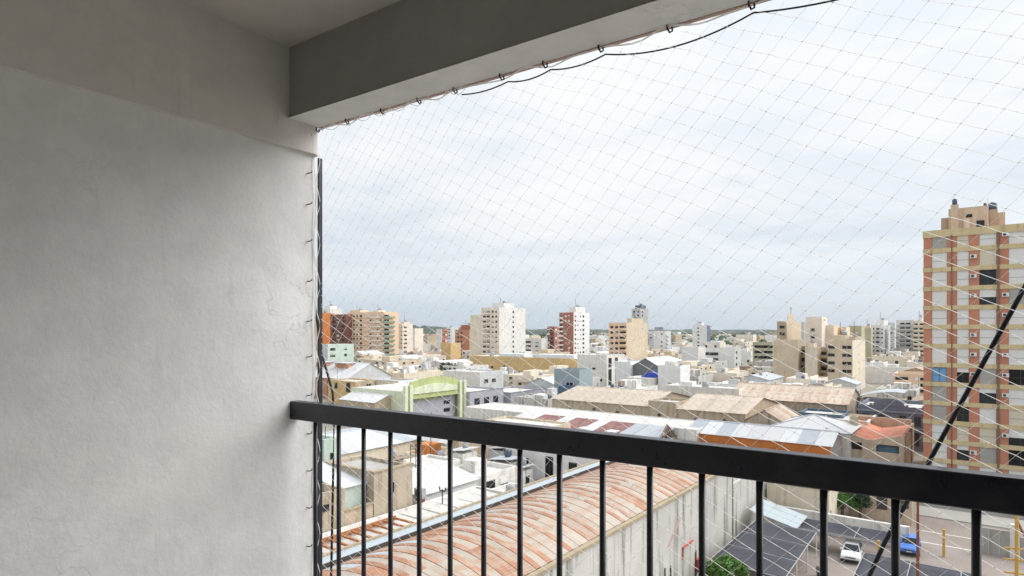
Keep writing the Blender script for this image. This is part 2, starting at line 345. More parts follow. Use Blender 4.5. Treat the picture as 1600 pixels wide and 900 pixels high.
def tower(name, label, u0, u1, v0, v1, h, front, side, pitch=2.9, fw=(), sw=(), balc=(), sbalc=(), band=None, roof='roof_pale', pent=None, cat='apartment block', group=None, base=0.0, wh=1.25, top_skip=0, seed=0, sill=False, z_from=4.0):
    r = random.Random(seed+int(abs(u0*7+v0*3)))
    w, d = u1-u0, v1-v0
    t = thing(name, label, cat, (u0, v0, base), 0, group)
    b = MB(); shell(b, w, d, h-base, front, side); b.build('wall', t)
    MB().box(.25, w-.25, .25, d-.25, h-base-1.1, h-base-.75, roof).build('roof', t)
    n = int((h-base-1.0)/pitch); off = (h-base-1.0)-n*pitch
    for k in range(n-top_skip):
        z = off+k*pitch
        if z+base < z_from: continue
        for (fx, ww, kinds) in fw:
            kd = r.choice(kinds); window(t, kd, fx*w, 0, z+.85, ww, wh)
            if r.random() < .12 and base+z > 6: link('air_conditioner', ACM, t, (fx*w-ww/2-.2, 0, z+.5))
            if sill: link('sill', SILL, t, (fx*w, 0, z+.85)).scale = (ww, 1, 1)
        for (fy, ww, kinds) in sw:
            window(t, r.choice(kinds), w, fy*d, z+.85, ww, wh, True)
        for (fx, ww, mat) in balc:
            o = link('balcony', balcony_mesh(mat, 1.1), t, (fx*w, 0, z)); o.scale = (ww, 1, 1)
        for (fy, ww, mat) in sbalc:
            o = link('balcony', balcony_mesh(mat, 1.1), t, (w, fy*d, z)); o.scale = (ww, 1, 1); o.rotation_euler = (0, 0, R(90))
        if band: MB().box(-.06, w+.06, -.06, -.002, z-.12, z+.12, band).build('floor_band', t)
    if pent:
        for (x0, x1, y0, y1, ph, pm) in pent:
            MB().box(x0*w, x1*w, y0*d, y1*d, h-base-.75, h-base+ph, pm).build('stair_tower', t)
            am = MB().tube([(0, 0, 0), (0, 0, r.uniform(3, 6))], .09, 'frame_dark', 5); am.tube([(-.6, 0, 2.6), (.6, 0, 2.6)], .05, 'frame_dark', 4); am.build('antenna', t, False, ((x0*.75+x1*.25)*w, (y0+y1)/2*d, h-base+ph))
            tank(t, (x0*.4+x1*.6)*w, (y0+y1)/2*d, h-base+ph, min(1.2, (x1-x0)*w*.25), 1.6)
    return t

def shed(name, label, u0, u1, v0, v1, ze, zr, wall, roof, ridge='u', gable=None, npan=8, cat='shed', group=None, base=0.0, over=.35, zr_pos=.5, pj=.03, ends=None):
    """gabled hall, ridge along u or v, each slope laid with npan separate sheets"""
    w, d = u1-u0, v1-v0; gable = gable or wall
    t = thing(name, label, cat, (u0, v0, base), 0, group); b = MB(); h = ze-base; hr = zr-base
    if ridge == 'u':
        m = d*zr_pos
        b.box(0, w, 0, .25, 0, h-.05, wall); b.box(0, w, d-.25, d, 0, h-.05, wall)
        for x in (0, w-.25): b.prism([(.25, 0), (d-.25, 0), (d-.25, h-.05), (m, hr-.1), (.25, h-.05)], 'x', x, x+.25, gable)
    else:
        m = w*zr_pos
        b.box(0, .25, 0, d, 0, h-.05, wall); b.box(w-.25, w, 0, d, 0, h-.05, wall)
        for y in (0, d-.25): b.prism([(.25, 0), (w-.25, 0), (w-.25, h-.05), (m, hr-.1), (.25, h-.05)], 'y', y, y+.25, gable)
    b.build('wall', t)
    length = (w if ridge == 'u' else d)+2*over; pw = length/npan
    r = random.Random(int(abs(u0*11+v1*5)))
    roofs = roof if isinstance(roof, (list, tuple)) else [roof]
    for s_ in (0, 1):
        run = (m if s_ == 0 else ((d if ridge == 'u' else w)-m)); run2 = run+over
        sl = math.hypot(run, hr-h); sl2 = sl*run2/run; ang = math.atan2(hr-h, run)
        meshes = {}
        for q in set(roofs): meshes[q] = MB().box(-pw/2+.012, pw/2-.012, 0, sl2, -.05, 0, q).mesh('roof_panel')
        for k in range(npan):
            q = r.choice(roofs)
            o = link('roof_panel', meshes[q], t); c = -over+pw*(k+.5); dz = r.uniform(0, pj)
            if ridge == 'u':
                if s_ == 0: o.location = (c, -over, h-(hr-h)*over/run+dz); o.rotation_euler = (ang, 0, 0)
                else: o.location = (c, d+over, h-(hr-h)*over/run+dz); o.rotation_euler = (ang, 0, R(180))
            else:
                if s_ == 0: o.location = (-over, c, h-(hr-h)*over/run+dz); o.rotation_euler = (ang, 0, R(-90))
                else: o.location = (w+over, c, h-(hr-h)*over/run+dz); o.rotation_euler = (ang, 0, R(90))
    cap = MB()
    if ridge == 'u': cap.prism([(m-.25, hr-.02), (m+.25, hr-.02), (m, hr+.13)], 'x', -over, w+over, roofs[0])
    else: cap.prism([(m-.25, hr-.02), (m+.25, hr-.02), (m, hr+.13)], 'y', -over, d+over, roofs[0])
    cap.build('ridge_cap', t)
    return t

def low(name, label, u0, u1, v0, v1, h, wall, roof='roof_pale', wins=(), swins=(), par=.5, cat='building', group=None, base=0.0, stuff=(), side=None, coping=None):
    """flat roofed building: walls with parapet, recessed deck, windows (x, z, w, h, kind) in metres, roof clutter"""
    w, d = u1-u0, v1-v0
    t = thing(name, label, cat, (u0, v0, base), 0, group); b = MB(); shell(b, w, d, h-base, wall, side or wall); b.build('wall', t)
    MB().box(.25, w-.25, .25, d-.25, h-base-par-.2, h-base-par, roof).build('roof', t)
    if coping:
        c = MB(); c.box(-.08, w+.08, -.08, .3, h-base+.003, h-base+.13, coping); c.box(w-.33, w+.08, .3, d+.08, h-base+.003, h-base+.13, coping); c.build('coping', t)
    for (x, z, ww, hh, kd) in wins: window(t, kd, x, 0, z, ww, hh)
    for (y, z, ww, hh, kd) in swins: window(t, kd, w, y, z, ww, hh, True)
    for s_ in stuff:
        k = s_[0]; z = h-base-par
        if k == 'tank': tank(t, s_[1], s_[2], z, s_[3], s_[3]*2)
        elif k == 'box': MB().box(s_[1], s_[2], s_[3], s_[4], z, z+s_[5], s_[6]).build('roof_room', t)
        elif k == 'ac':
            q = MB(); q.box(s_[1], s_[1]+.9, s_[2], s_[2]+.4, z, z+.75, 'ac_white'); q.tube([(s_[1]+.45, s_[2]-.03, z+.37), (s_[1]+.45, s_[2]-.002, z+.37)], .28, 'frame_dark', 12); q.build('air_conditioner', t)
        elif k == 'mast': MB().tube([(s_[1], s_[2], z), (s_[1], s_[2], z+s_[3])], .05, 'frame_dark', 5).build('antenna', t)
    return t

# ================================================================== the balcony (its own frame, turned 2.46 degrees against the street grid)
BM = Matrix.Translation((0, 0, CAM_H)) @ Matrix.Rotation(R(2.46), 4, 'Z')
def bput(o): o.matrix_world = BM; return o
UW, VE = -1.751, 1.362                          # inner face of the side wall, outer end of the wall
ZF, ZB, ZC, ZL = -1.35, 0.69, 0.92, 0.598       # floor, beam soffit, ceiling, ledge (from eye level)
UR, VB = 2.6, -1.3
b = MB()
# the side wall is a plan outline with a rounded outer arris, extruded; its top part steps out over a ledge
def wall_plan(u): return [(-1.95, VB), (u, VB), (u, VE-.030), (u-.002, VE-.018), (u-.008, VE-.008), (u-.018, VE-.002), (u-.030, VE), (-1.95, VE)]
b.prism(wall_plan(UW), 'z', ZF, ZL, 'balcony_plaster'); b.prism(wall_plan(UW+.018), 'z', ZL, ZC+.2, 'upper_plaster')
o = bput(b.build('balcony_wall')); tag(o, 'white rough plastered side wall of the balcony with a faint ledge near the top', 'wall')
m = o.modifiers.new('bevel', 'BEVEL'); m.width = .004; m.segments = 2; m.limit_method = 'ANGLE'; m.angle_limit = R(50)
b = MB(); b.box(UW+.0185, UR, 1.234, VE-.012, ZB, ZC+.2, 'beam_plaster', 'b'); b.face([(UW+.0185, 1.234, ZB), (UR, 1.234, ZB), (UR, VE-.012, ZB), (UW+.0185, VE-.012, ZB)], 'balcony_plaster'); beam = bput(b.build('balcony_beam')); tag(beam, 'grey plastered concrete beam over the balcony opening', 'beam')  # soffit face takes a paler plaster: bounced city light put into its colour
m = beam.modifiers.new('weld', 'WELD'); m.merge_threshold = .0005; m = beam.modifiers.new('bevel', 'BEVEL'); m.width = .004; m.segments = 2
e = MB().box(UW+.0185, UR, VE-.0118, VE, ZB-.002, ZC+.2, 'pink_paint').build('outer_face', beam)
tag(bput(MB().box(UW+.0185, UR, VB, 1.2338, ZC, ZC+.2, 'ceiling_plaster').build('ceiling')), None, kind='structure')
tag(bput(MB().box(UW+.001, UR, VB, VE+.05, ZF-.2, ZF, 'balcony_floor_tiles').build('balcony_floor')), None, kind='structure')
bw = MB(); bw.box(-1.95, -.9, VB-.15, VB-.001, ZF-.2, ZC+.2, 'balcony_plaster'); bw.box(.9, UR, VB-.15, VB-.001, ZF-.2, ZC+.2, 'balcony_plaster'); bw.box(-.9, .9, VB-.15, VB-.001, .75, ZC+.2, 'balcony_plaster')
o = bput(bw.build('house_wall')); tag(o, 'white plastered house wall behind the balcony', 'wall')
d = bput(thing('balcony_door', 'glazed sliding door from the flat to the balcony', 'door'))
q = MB(); q.box(-.9, -.85, VB-.12, VB-.03, ZF, .75, 'frame_white'); q.box(.85, .9, VB-.12, VB-.03, ZF, .75, 'frame_white'); q.box(-.03, .03, VB-.12, VB-.03, ZF, .75, 'frame_white'); q.box(-.85, .85, VB-.119, VB-.031, .69, .749, 'frame_white'); q.build('frame', d)
for x0, x1 in ((-.85, -.03), (.03, .85)): MB().box(x0, x1, VB-.08, VB-.07, ZF, .69, 'glass_dark').build('pane', d)
tag(bput(MB().box(UR, UR+.15, VB-.15, VE, ZF-.2, ZC+.2, 'balcony_plaster').build('neighbour_wall')), 'white plastered wall at the far end of the balcony', 'wall')

# railing
rail = bput(thing('railing', 'black painted steel balcony railing with a flat handrail and thin upright bars', 'railing'))
h = MB().box(UW-.01, UR, 1.250, 1.286, -.293, -.2335, 'black_paint').build('handrail', rail)
m = h.modifiers.new('bevel', 'BEVEL'); m.width = .0035; m.segments = 3
MB().box(UW-.01, UR, 1.255, 1.281, -1.255, -1.225, 'black_paint').build('bottom_rail', rail)
bal = MB().tube([(0, 0, -1.226), (0, 0, -.292)], .0070, 'black_paint', 12).mesh('baluster', True)
for k in range(38): link('baluster', bal, rail, (-1.643+.1132*k, 1.268, 0))

# safety net
net = bput(thing('safety_net', 'white knotted safety net stretched across the balcony opening', 'net'))
A2, B2 = Vector((.0357, -.0180)), Vector((.0268, .0290)); VN = 1.375; U0N, U1N, Z0N, Z1N = UW+.008, UR-.02, ZF+.02, ZB-.006
def netp(i, j):
    p = A2*i+B2*j+Vector((-.30, .12))
    n1 = noise.noise_vector(Vector((p.x*2.2, p.y*2.2, .3)))
    n2 = noise.noise_vector(Vector((p.x*9, p.y*9, 5.3)))
    edge = math.exp(-(Z1N-p.y)/.10)*.014+math.exp(-(p.x-U0N)/.12)*.010
    return Vector((p.x+n1.x*.010+n2.x*(.0020+edge), VN+n1.z*.020+n2.z*.004, p.y+n1.y*.010+n2.y*(.0020+edge)))
cache = {}
def np_(i, j):
    if (i, j) not in cache: cache[(i, j)] = netp(i, j)
    return cache[(i, j)]
def inside(p): return U0N <= p.x <= U1N and Z0N <= p.z <= Z1N
nv, nf = [], []
def strand(p, q, r=.00066, sag=.0015):
    mid = (p+q)/2+Vector((0, 0, -sag*rnd.random())); k = len(nv)
    for c in (p, mid, q):
        for t in (90, 210, 330): nv.append((c.x+math.sin(R(t))*r*.3, c.y+math.cos(R(t))*r, c.z+math.sin(R(t))*r))
    for s_ in (0, 3):
        for t in range(3): nf.append((k+s_+t, k+s_+(t+1) % 3, k+s_+3+(t+1) % 3, k+s_+3+t))
def clipseg(p, q):
    a, c = inside(p), inside(q)
    if a and c: return p, q
    if not a and not c: return None
    if c: p, q = q, p
    lo, hi = 0., 1.
    for _ in range(14):
        md = (lo+hi)/2
        if inside(p.lerp(q, md)): lo = md
        else: hi = md
    return p, p.lerp(q, lo)
knots = []
for i in range(-90, 110):
    for j in range(-70, 80):
        c = A2*i+B2*j+Vector((-.30, .12))
        if not (U0N-.1 < c.x < U1N+.1 and Z0N-.1 < c.y < Z1N+.1): continue
        p = np_(i, j)
        if inside(p): knots.append(p)
        for q in (np_(i+1, j), np_(i, j+1)):
            s_ = clipseg(p, q)
            if s_: strand(*s_)
me = bpy.data.meshes.new('cord_mesh'); me.from_pydata(nv, [], nf); me.materials.append(M['cord_white'])
for p in me.polygons: p.use_smooth = True
o = link('cord_mesh', me, net); o['kind'] = 'stuff'
kv, kf = [], []
for p in knots:
    k = len(kv); s_ = .0012
    kv += [(p.x+s_*1.3, p.y, p.z), (p.x-s_*1.3, p.y, p.z), (p.x, p.y+s_, p.z), (p.x, p.y-s_, p.z), (p.x, p.y, p.z+s_), (p.x, p.y, p.z-s_)]
    kf += [(k+a, k+c, k+e_) for a in (0, 1) for c in (2, 3) for e_ in (4, 5)]
me = bpy.data.meshes.new('knots'); me.from_pydata(kv, [], kf); me.materials.append(M['cord_white']); o = link('knots', me, net); o['kind'] = 'stuff'
# edge rope up the wall, looser along the beam
path = [(UW+.005+.0015*math.sin(k*1.7)+.002*math.sin(k*.6), VN-.03+.004*math.sin(k*.9), ZF+.05+k*.04) for k in range(50)]
MB().tube(path, .0030, 'cord_white', 6).build('edge_rope', net, True)
path2 = [(UW+.02+k*.022, VN-.028+.006*math.sin(k*1.1), ZB-.010+.006*math.sin(k*.7)) for k in range(198)]
MB().tube(path2, .0020, 'cord_white', 6).build('edge_rope', net, True)
for wv in range(1):                              # lashing that laces the net to the wall rope
    pth = [(UW+.009+.002*math.sin(k*1.15+wv*1.6), VN-.020+.008*math.cos(k*1.15+wv), ZF+.08+k*.026) for k in range(76)]
    MB().tube(pth, .0012, 'cord_white', 5).build('lashing', net, True)
pth = [(UW+.03+k*.016, VN-.028+.010*math.cos(k*1.3), ZB-.011+.010*math.sin(k*1.3)) for k in range(40)]
MB().tube(pth, .0012, 'cord_white', 5).build('lashing', net, True)
HK = [-1.735, -1.587, -1.423, -1.268, -1.129, -.966, -.83, -.672, -.50, -.323, .10, .45, .85, 1.3, 1.8, 2.3]
hk = [(0, 0, .028), (0, 0, -.004), (.004, .006, -.012), (.010, .006, -.010), (.011, .002, -.003)]
hm = MB().tube(hk, .0023, 'black_rubber', 6).mesh('hook', True)
for u in HK: link('hook', hm, net, (u, VN-.033, ZB-.004))
hm2 = MB().tube([(-.02, 0, 0), (.010, 0, 0), (.015, .005, .003), (.013, .008, .008)], .0018, 'black_rubber', 6).mesh('hook', True)
for z in (.655, .53, .425, .30, .165, .03, -.09, -.22, -.35, -.475, -.60, -.73, -.87, -1.0, -1.14): link('hook', hm2, net, (UW+.003, VE-.045, z))

# cables
pts = []
def sagged(a, c, s_, n=9):
    for k in range(n):
        t = k/(n-1); u = a+(c-a)*t; pts.append((u, VN+.006, ZB-.008-s_*4*t*(1-t)))
sagged(-1.129, -.966, .008); sagged(-.966, -.83, .010); sagged(-.83, -.672, .010); sagged(-.672, -.323, .027, 15); sagged(-.323, .10, .022, 15); sagged(.10, .85, .05, 15); sagged(.85, 1.8, .05, 15)
tag(bput(MB().tube(pts, .0020, 'black_rubber', 8).build('cable', None, True)), 'thin black cable looped along the beam edge from hook to hook', 'cable')
tag(bput(MB().tube([(.40, VN+.05, .70), (.245, VN+.05, .335), (.13, VN+.05, .075), (-.083, VN+.05, -.42), (-.255, VN+.05, -.89), (-.40, VN+.05, -1.34)], .0044, 'black_paint', 10).build('brace_pole', None, True)), 'slanting black pole outside the railing at the right', 'pole')
o = bput(MB().box(UW-.008, UW+.0005, VE+.004, VE+.018, ZF, ZL-.004, 'black_paint').build('edge_strip')); tag(o, 'narrow black strip up the outer end of the white wall', 'strip')
pw = [(-1.84, VE+.05, .12), (-1.818, VE+.05, .02), (-1.804, VE+.05, -.066), (-1.762, VE+.05, -.156), (-1.735, VE+.05, -.22), (-1.728, VE+.05, -.30), (-1.733, VE+.05, -.50), (-1.744, VE+.05, -.87), (-1.75, VE+.05, -1.35)]
tag(bput(MB().tube(pw, .0042, 'black_rubber', 8).build('cable', None, True)), 'loose black cable hanging down outside the wall end', 'cable')

# ================================================================== the setting
g = MB(); g.face([(-9000, -9000, 0), (9000, -9000, 0), (9000, 9000, 0), (-9000, 9000, 0)], 'earth'); tag(g.build('ground'), None, kind='structure')
tag(MB().face([(-19.8, 30, .004), (8, 30, .004), (8, 91, .004), (-19.8, 91, .004)], 'yard').build('parking_yard'), None, kind='structure')
tag(MB().face([(-8, 96, .008), (120, 96, .008), (120, 109, .008), (-8, 109, .008)], 'asphalt').build('road'), None, kind='structure')
tag(MB().box(-8, 120, 91.2, 96, 0, .13, 'pavement').build('pavement'), None, kind='structure')
tag(MB().box(-8, 120, 109, 113.4, 0, .13, 'pavement').build('pavement'), None, kind='structure')
def hill(name, pts, d0, d1, mat):
    """a long low ridge; pts are (bearing in degrees left of +Y, crest height)"""
    v, f = [], []; n = 160; rows = 7
    for k in range(n+1):
        x = k/n*(len(pts)-1); i = min(int(x), len(pts)-2); t = x-i
        a = R(pts[i][0]*(1-t)+pts[i+1][0]*t); hh = pts[i][1]*(1-t)+pts[i+1][1]*t
        for j in range(rows):
            q = j/(rows-1); r_ = d0+(d1-d0)*q
            z = hh*math.sin(q*math.pi*.62)/math.sin(.62*math.pi) if q < .81 else hh*(1-(q-.81)/.19*.2)
            z += (noise.noise(Vector((a*45, q*6, d0*.01)))*.30+noise.noise(Vector((a*160, q*9, 2)))*.18)*hh*(q > 0)
            v.append((-math.sin(a)*r_, math.cos(a)*r_, z-2))
    for k in range(n):
        for j in range(rows-1): f.append((k*rows+j, (k+1)*rows+j, (k+1)*rows+j+1, k*rows+j+1))
    me = bpy.data.meshes.new(name); me.from_pydata(v, [], f); me.materials.append(M[mat])
    for p in me.polygons: p.use_smooth = True
    return tag(link(name, me), None, kind='structure')
hill('hills', [(75, 40), (60, 45), (47, 44), (42, 36), (33, 20), (25, 17), (10, 14), (-5, 15), (-20, 18)], 1900, 3400, 'woods')
hill('hills', [(75, 70), (60, 66), (45, 52), (36, 34), (28, 30), (10, 26), (-20, 30)], 3600, 6200, 'woods')

# ================================================================== towers of the skyline
D_, W_, B_ = ['dark_open', 'dark_half'], ['white_open', 'white_half', 'white_shut'], ['brown_open', 'brown_half', 'brown_shut']
BLK = ['dark_open']
tower('apartment_tower','white tower at the far left edge of the skyline, behind the black strip',-370.18,-360.65,266.48,276.48,38.23,'white_clean','white_wall',fw=[(0.387,1.60,D_)],sw=[],balc=[],sbalc=[],band='pale_grey_wall',pent=[(0.1, 0.7, 0.2, 0.8, 2, 'white_clean')])
tower('apartment_tower','narrow orange tower half hidden by the wall end',-361.87,-352.56,253.79,263.79,34.67,'peach_wall','orange_wall',fw=[(0.772,1.40,B_)],sw=[],balc=[],sbalc=[])
tower('apartment_tower','dark brown brick block with glazed balconies beside the peach tower',-339.69,-323.09,250.99,260.99,33.29,'brown_brick','brown_brick',fw=[(0.204,2.60,BLK),(0.486,2.60,W_),(0.804,2.60,BLK)],sw=[],balc=[(0.526,14.00,'brown_brick')],sbalc=[],wh=1.5)
tower('apartment_tower','wide peach tower with green balconies down its right corner',-328.94,-292.18,255.53,267.53,34.48,'peach_wall','peach_wall',fw=[(0.142,1.60,BLK),(0.213,1.60,BLK),(0.300,1.40,B_),(0.403,2.20,BLK),(0.657,1.50,B_),(0.838,1.50,W_),(0.919,1.20,W_)],sw=[(0.172,4.00,BLK)],balc=[(0.806,10.00,'peach_pale')],sbalc=[(0.302,9.00,'green_rail')],band='ruin_brown',pent=[(0.02, 0.3, 0.2, 0.8, 1.6, 'peach_wall'), (0.6, 0.75, 0.3, 0.8, 1.2, 'peach_pale')])
tower('office_block','pale mint grey flat block in front of the brown brick tower',-250.14,-244.20,178.99,194.32,16.35,'pale_grey_wall','mint_wall',fw=[],sw=[(0.189,3.00,D_),(0.674,1.50,D_)],balc=[],sbalc=[],cat='building',z_from=9)
tower('apartment_tower','pale cream tower right of the green balconies',-339.17,-327.71,303.89,313.89,27.58,'cream_wall','peach_pale',fw=[(0.238,1.20,W_),(0.533,1.20,W_),(0.883,1.00,B_)],sw=[(0.185,1.40,D_),(0.340,1.40,D_)],balc=[],sbalc=[],pent=[(0.6, 0.95, 0.2, 0.8, 1.5, 'cream_wall')])
tower('apartment_tower','low pale block between the cream tower and the wooded hill',-390.01,-379.08,365.34,375.34,24.62,'white_wall','peach_pale',fw=[(0.431,1.20,W_),(0.717,1.20,W_)],sw=[],balc=[],sbalc=[])
tower('apartment_tower','small red and white tower beyond the yellow wall',-395.14,-388.69,408.21,416.72,24.17,'white_wall','red_brick',fw=[],sw=[(0.397,2.00,BLK),(0.697,2.00,W_)],balc=[],sbalc=[])
tower('apartment_tower','small white tower left of the terracotta block',-415.29,-408.48,443.39,453.39,26.12,'white_clean','pale_grey_wall',fw=[(0.503,2.00,D_)],sw=[],balc=[],sbalc=[])
tower('apartment_tower','terracotta brick block with two columns of small windows',-289.48,-276.51,317.49,327.49,23.44,'terracotta_brick','terracotta_brick',fw=[(0.231,1.60,BLK),(0.460,1.60,BLK)],sw=[],balc=[],sbalc=[],pent=[(0.25, 0.95, 0.2, 0.8, 3.2, 'red_brick')])
tower('office_block','flat ochre box below the small red and white tower',-281.56,-272.98,295.09,305.09,14.67,'ochre_wall','ochre_wall',fw=[],sw=[],balc=[],sbalc=[],cat='building')
tower('apartment_tower','blank cream slab joined to the left of the peach tower',-238.41,-230.04,274.90,288.90,31.95,'cream_wall','cream_wall',fw=[],sw=[],balc=[],sbalc=[])
tower('apartment_tower','peach tower with a mottled white blank side wall, tallest of its cluster',-230.04,-216.75,274.91,300.45,36.12,'peach_pale','mottled_white',fw=[(0.181,2.20,B_),(0.398,2.20,D_),(0.648,1.30,B_),(0.842,1.30,B_)],sw=[(0.522,1.30,BLK)],balc=[(0.290,5.50,'peach_pale')],sbalc=[],pent=[(0.3, 0.95, 0.2, 0.6, 2.6, 'white_clean')])
tower('office_block','low white block right of the mottled tower',-253.85,-237.06,347.29,355.16,17.31,'white_wall','white_clean',fw=[(0.328,5.00,BLK),(0.778,3.00,W_)],sw=[],balc=[],sbalc=[],cat='building')
tower('apartment_tower','dark red brick tower with white window bays, lower of the pair',-238.66,-232.81,356.76,366.76,25.66,'brown_brick','red_brick',fw=[(0.183,2.00,W_),(0.638,2.00,BLK)],sw=[(0.243,2.40,W_)],balc=[],sbalc=[])
tower('apartment_tower','red brick tower with a white windowed side and a penthouse',-214.50,-203.91,334.72,354.95,34.38,'red_brick','white_clean',fw=[(0.093,1.60,BLK),(0.459,1.30,W_),(0.685,1.30,W_)],sw=[(0.116,1.50,D_),(0.272,1.50,W_),(0.430,1.50,W_),(0.610,2.00,BLK)],balc=[(0.116,4.00,'white_clean')],sbalc=[],pent=[(0.5, 0.98, 0.15, 0.75, 3.6, 'white_clean')])
tower('apartment_tower','peach block with shadowed balcony recesses and a blank beige side',-160.56,-149.77,300.42,327.02,27.12,'peach_wall','beige_wall',fw=[(0.182,1.70,BLK),(0.451,1.70,BLK),(0.789,3.60,BLK)],sw=[],balc=[(0.789,4.20,'peach_wall')],sbalc=[],pent=[(0.72, 0.98, 0.25, 0.8, 2.4, 'beige_wall')])
tower('apartment_tower','grey tower rising behind the peach block',-212.21,-204.72,434.37,448.17,39.65,'pale_grey_wall','grey_wall',fw=[(0.288,1.50,D_),(0.716,1.50,D_)],sw=[(0.245,2.00,BLK)],balc=[],sbalc=[],pent=[(0.2, 0.9, 0.2, 0.8, 2.6, 'slate_wall')])
tower('apartment_tower','small white block right of the grey tower',-206.07,-200.70,449.94,459.94,22.50,'white_clean','grey_wall',fw=[(0.502,1.50,W_)],sw=[],balc=[],sbalc=[])
tower('apartment_tower','slim dark topped block among the white ones',-226.24,-222.64,508.55,518.55,25.81,'grey_wall','slate_wall',fw=[],sw=[],balc=[],sbalc=[])
tower('apartment_tower','small white tower with a row of balconies on its right corner',-187.40,-181.42,426.90,436.90,22.53,'white_clean','pale_grey_wall',fw=[(0.502,1.20,W_)],sw=[],balc=[],sbalc=[(0.233,5.00,'pale_grey_wall')])
tower('apartment_tower','far white tower with a dark right edge standing alone',-186.73,-174.98,494.42,503.48,27.17,'white_clean','slate_wall',fw=[(0.413,1.60,D_)],sw=[],balc=[],sbalc=[],pent=[(0.1, 0.6, 0.2, 0.8, 1.5, 'white_clean')])
tower('office_block','white blank cube at the left of the white office block',-116.65,-108.23,294.20,304.20,14.88,'white_clean','white_wall',fw=[],sw=[],balc=[],sbalc=[],cat='building')
tower('office_block','white office block with long ribbon windows',-114.27,-103.08,310.63,320.63,13.31,'white_clean','white_clean',fw=[(0.209,4.40,BLK),(0.417,4.40,BLK),(0.725,4.40,BLK)],sw=[],balc=[],sbalc=[],wh=1.5,cat='building',z_from=3)
tower('office_block','white blank block at the right of the ribbon windows',-99.50,-92.45,299.86,309.86,14.70,'white_clean','pale_grey_wall',fw=[],sw=[(0.297,2.00,BLK)],balc=[],sbalc=[],cat='building',z_from=3)
tower('office_block','white upper storey set back above the ribbon windows',-129.98,-119.70,360.73,370.73,15.88,'white_wall','cream_wall',fw=[(0.188,1.50,D_),(0.744,1.50,D_)],sw=[],balc=[],sbalc=[],cat='building')
tower('office_block','olive topped block with dark window bands',-97.54,-87.23,347.66,357.66,16.47,'olive_wall','olive_wall',fw=[(0.424,7.00,BLK),(0.777,5.00,BLK)],sw=[],balc=[],sbalc=[],wh=1.4,cat='building')
tower('apartment_tower','blank beige slab, lower left of the beige cluster',-62.55,-53.61,250.24,259.24,19.38,'beige_wall','tan_wall',fw=[],sw=[],balc=[],sbalc=[])
tower('apartment_tower','brown windowed tower behind the blank beige slab',-67.81,-63.97,277.50,304.95,26.79,'tan_wall','beige_wall',fw=[(0.535,2.00,D_)],sw=[],balc=[],sbalc=[],pent=[(0.95, 0.99, 0.1, 0.5, 3, 'beige_wall')])
tower('apartment_tower','grey shaft behind the brown windowed tower',-67.93,-64.85,314.44,322.73,26.93,'pale_grey_wall','grey_wall',fw=[],sw=[],balc=[],sbalc=[])
tower('apartment_tower','cream tower with one column of square windows',-56.08,-50.08,275.46,287.46,28.47,'peach_pale','peach_pale',fw=[(0.464,1.20,BLK)],sw=[],balc=[],sbalc=[],top_skip=1)
tower('apartment_tower','blank peach block stepping down from the cream tower',-51.64,-47.06,284.01,294.01,25.12,'peach_pale','peach_wall',fw=[],sw=[],balc=[],sbalc=[])
tower('apartment_tower','lower peach block with a red column behind the beige flats',-48.62,-44.21,294.93,304.93,24.36,'peach_wall','cream_wall',fw=[(0.280,1.00,B_),(0.669,2.00,W_)],sw=[],balc=[],sbalc=[])
tower('apartment_tower','olive grey blank block behind the beige flats',-45.49,-40.47,310.29,320.29,24.98,'olive_wall','olive_wall',fw=[],sw=[],balc=[],sbalc=[])
tower('apartment_tower','narrow beige bay with shadowed openings beside the blank slab',-54.89,-52.38,256.18,264.18,16.85,'tan_wall','tan_wall',fw=[(0.503,2.20,BLK)],sw=[],balc=[],sbalc=[],wh=1.5)
tower('apartment_tower','blank beige front below the cream tower',-51.38,-47.21,251.32,260.32,16.56,'cream_wall','beige_wall',fw=[],sw=[],balc=[],sbalc=[],pent=[(0.1, 0.6, 0.3, 0.9, 1.4, 'cream_wall')])
tower('apartment_tower','recessed beige bay with deep balconies',-48.65,-45.32,259.01,267.01,16.42,'tan_wall','tan_wall',fw=[(0.535,2.80,BLK)],sw=[],balc=[(0.535,3.40,'beige_wall')],sbalc=[],wh=1.4)
tower('apartment_tower','beige block of flats with paired windows and a pale right side',-43.76,-35.62,251.30,283.46,19.30,'beige_wall','cream_wall',fw=[(0.157,2.20,BLK),(0.685,1.40,BLK),(0.875,1.40,BLK)],sw=[(0.474,1.00,W_)],balc=[],sbalc=[],pent=[(0.05, 0.55, 0.3, 0.8, 1.8, 'beige_wall'), (0.7, 0.95, 0.3, 0.8, 1.2, 'tan_wall')],wh=1.1)
tower('apartment_tower','olive tower behind the beige flats',-57.43,-53.17,448.57,458.57,24.62,'olive_wall','olive_wall',fw=[],sw=[],balc=[],sbalc=[],pent=[(0.2, 0.8, 0.2, 0.8, 1.2, 'peach_wall')])
tower('apartment_tower','white tower with staggered balconies and masts',-55.13,-47.88,465.09,502.50,26.33,'white_clean','pale_grey_wall',fw=[(0.177,1.20,BLK),(0.528,1.80,BLK),(0.852,1.20,W_)],sw=[],balc=[(0.528,4.00,'pale_grey_wall')],sbalc=[(0.285,10.00,'grey_wall')],pent=[(0.3, 0.9, 0.2, 0.8, 3.5, 'white_clean')])
tower('apartment_tower','pale blue grey tower between the white and the red edged towers',-57.20,-49.62,551.50,560.92,28.88,'pale_grey_wall','pale_grey_wall',fw=[(0.336,2.00,D_),(0.669,2.00,W_)],sw=[],balc=[(0.669,5.00,'pale_grey_wall')],sbalc=[])
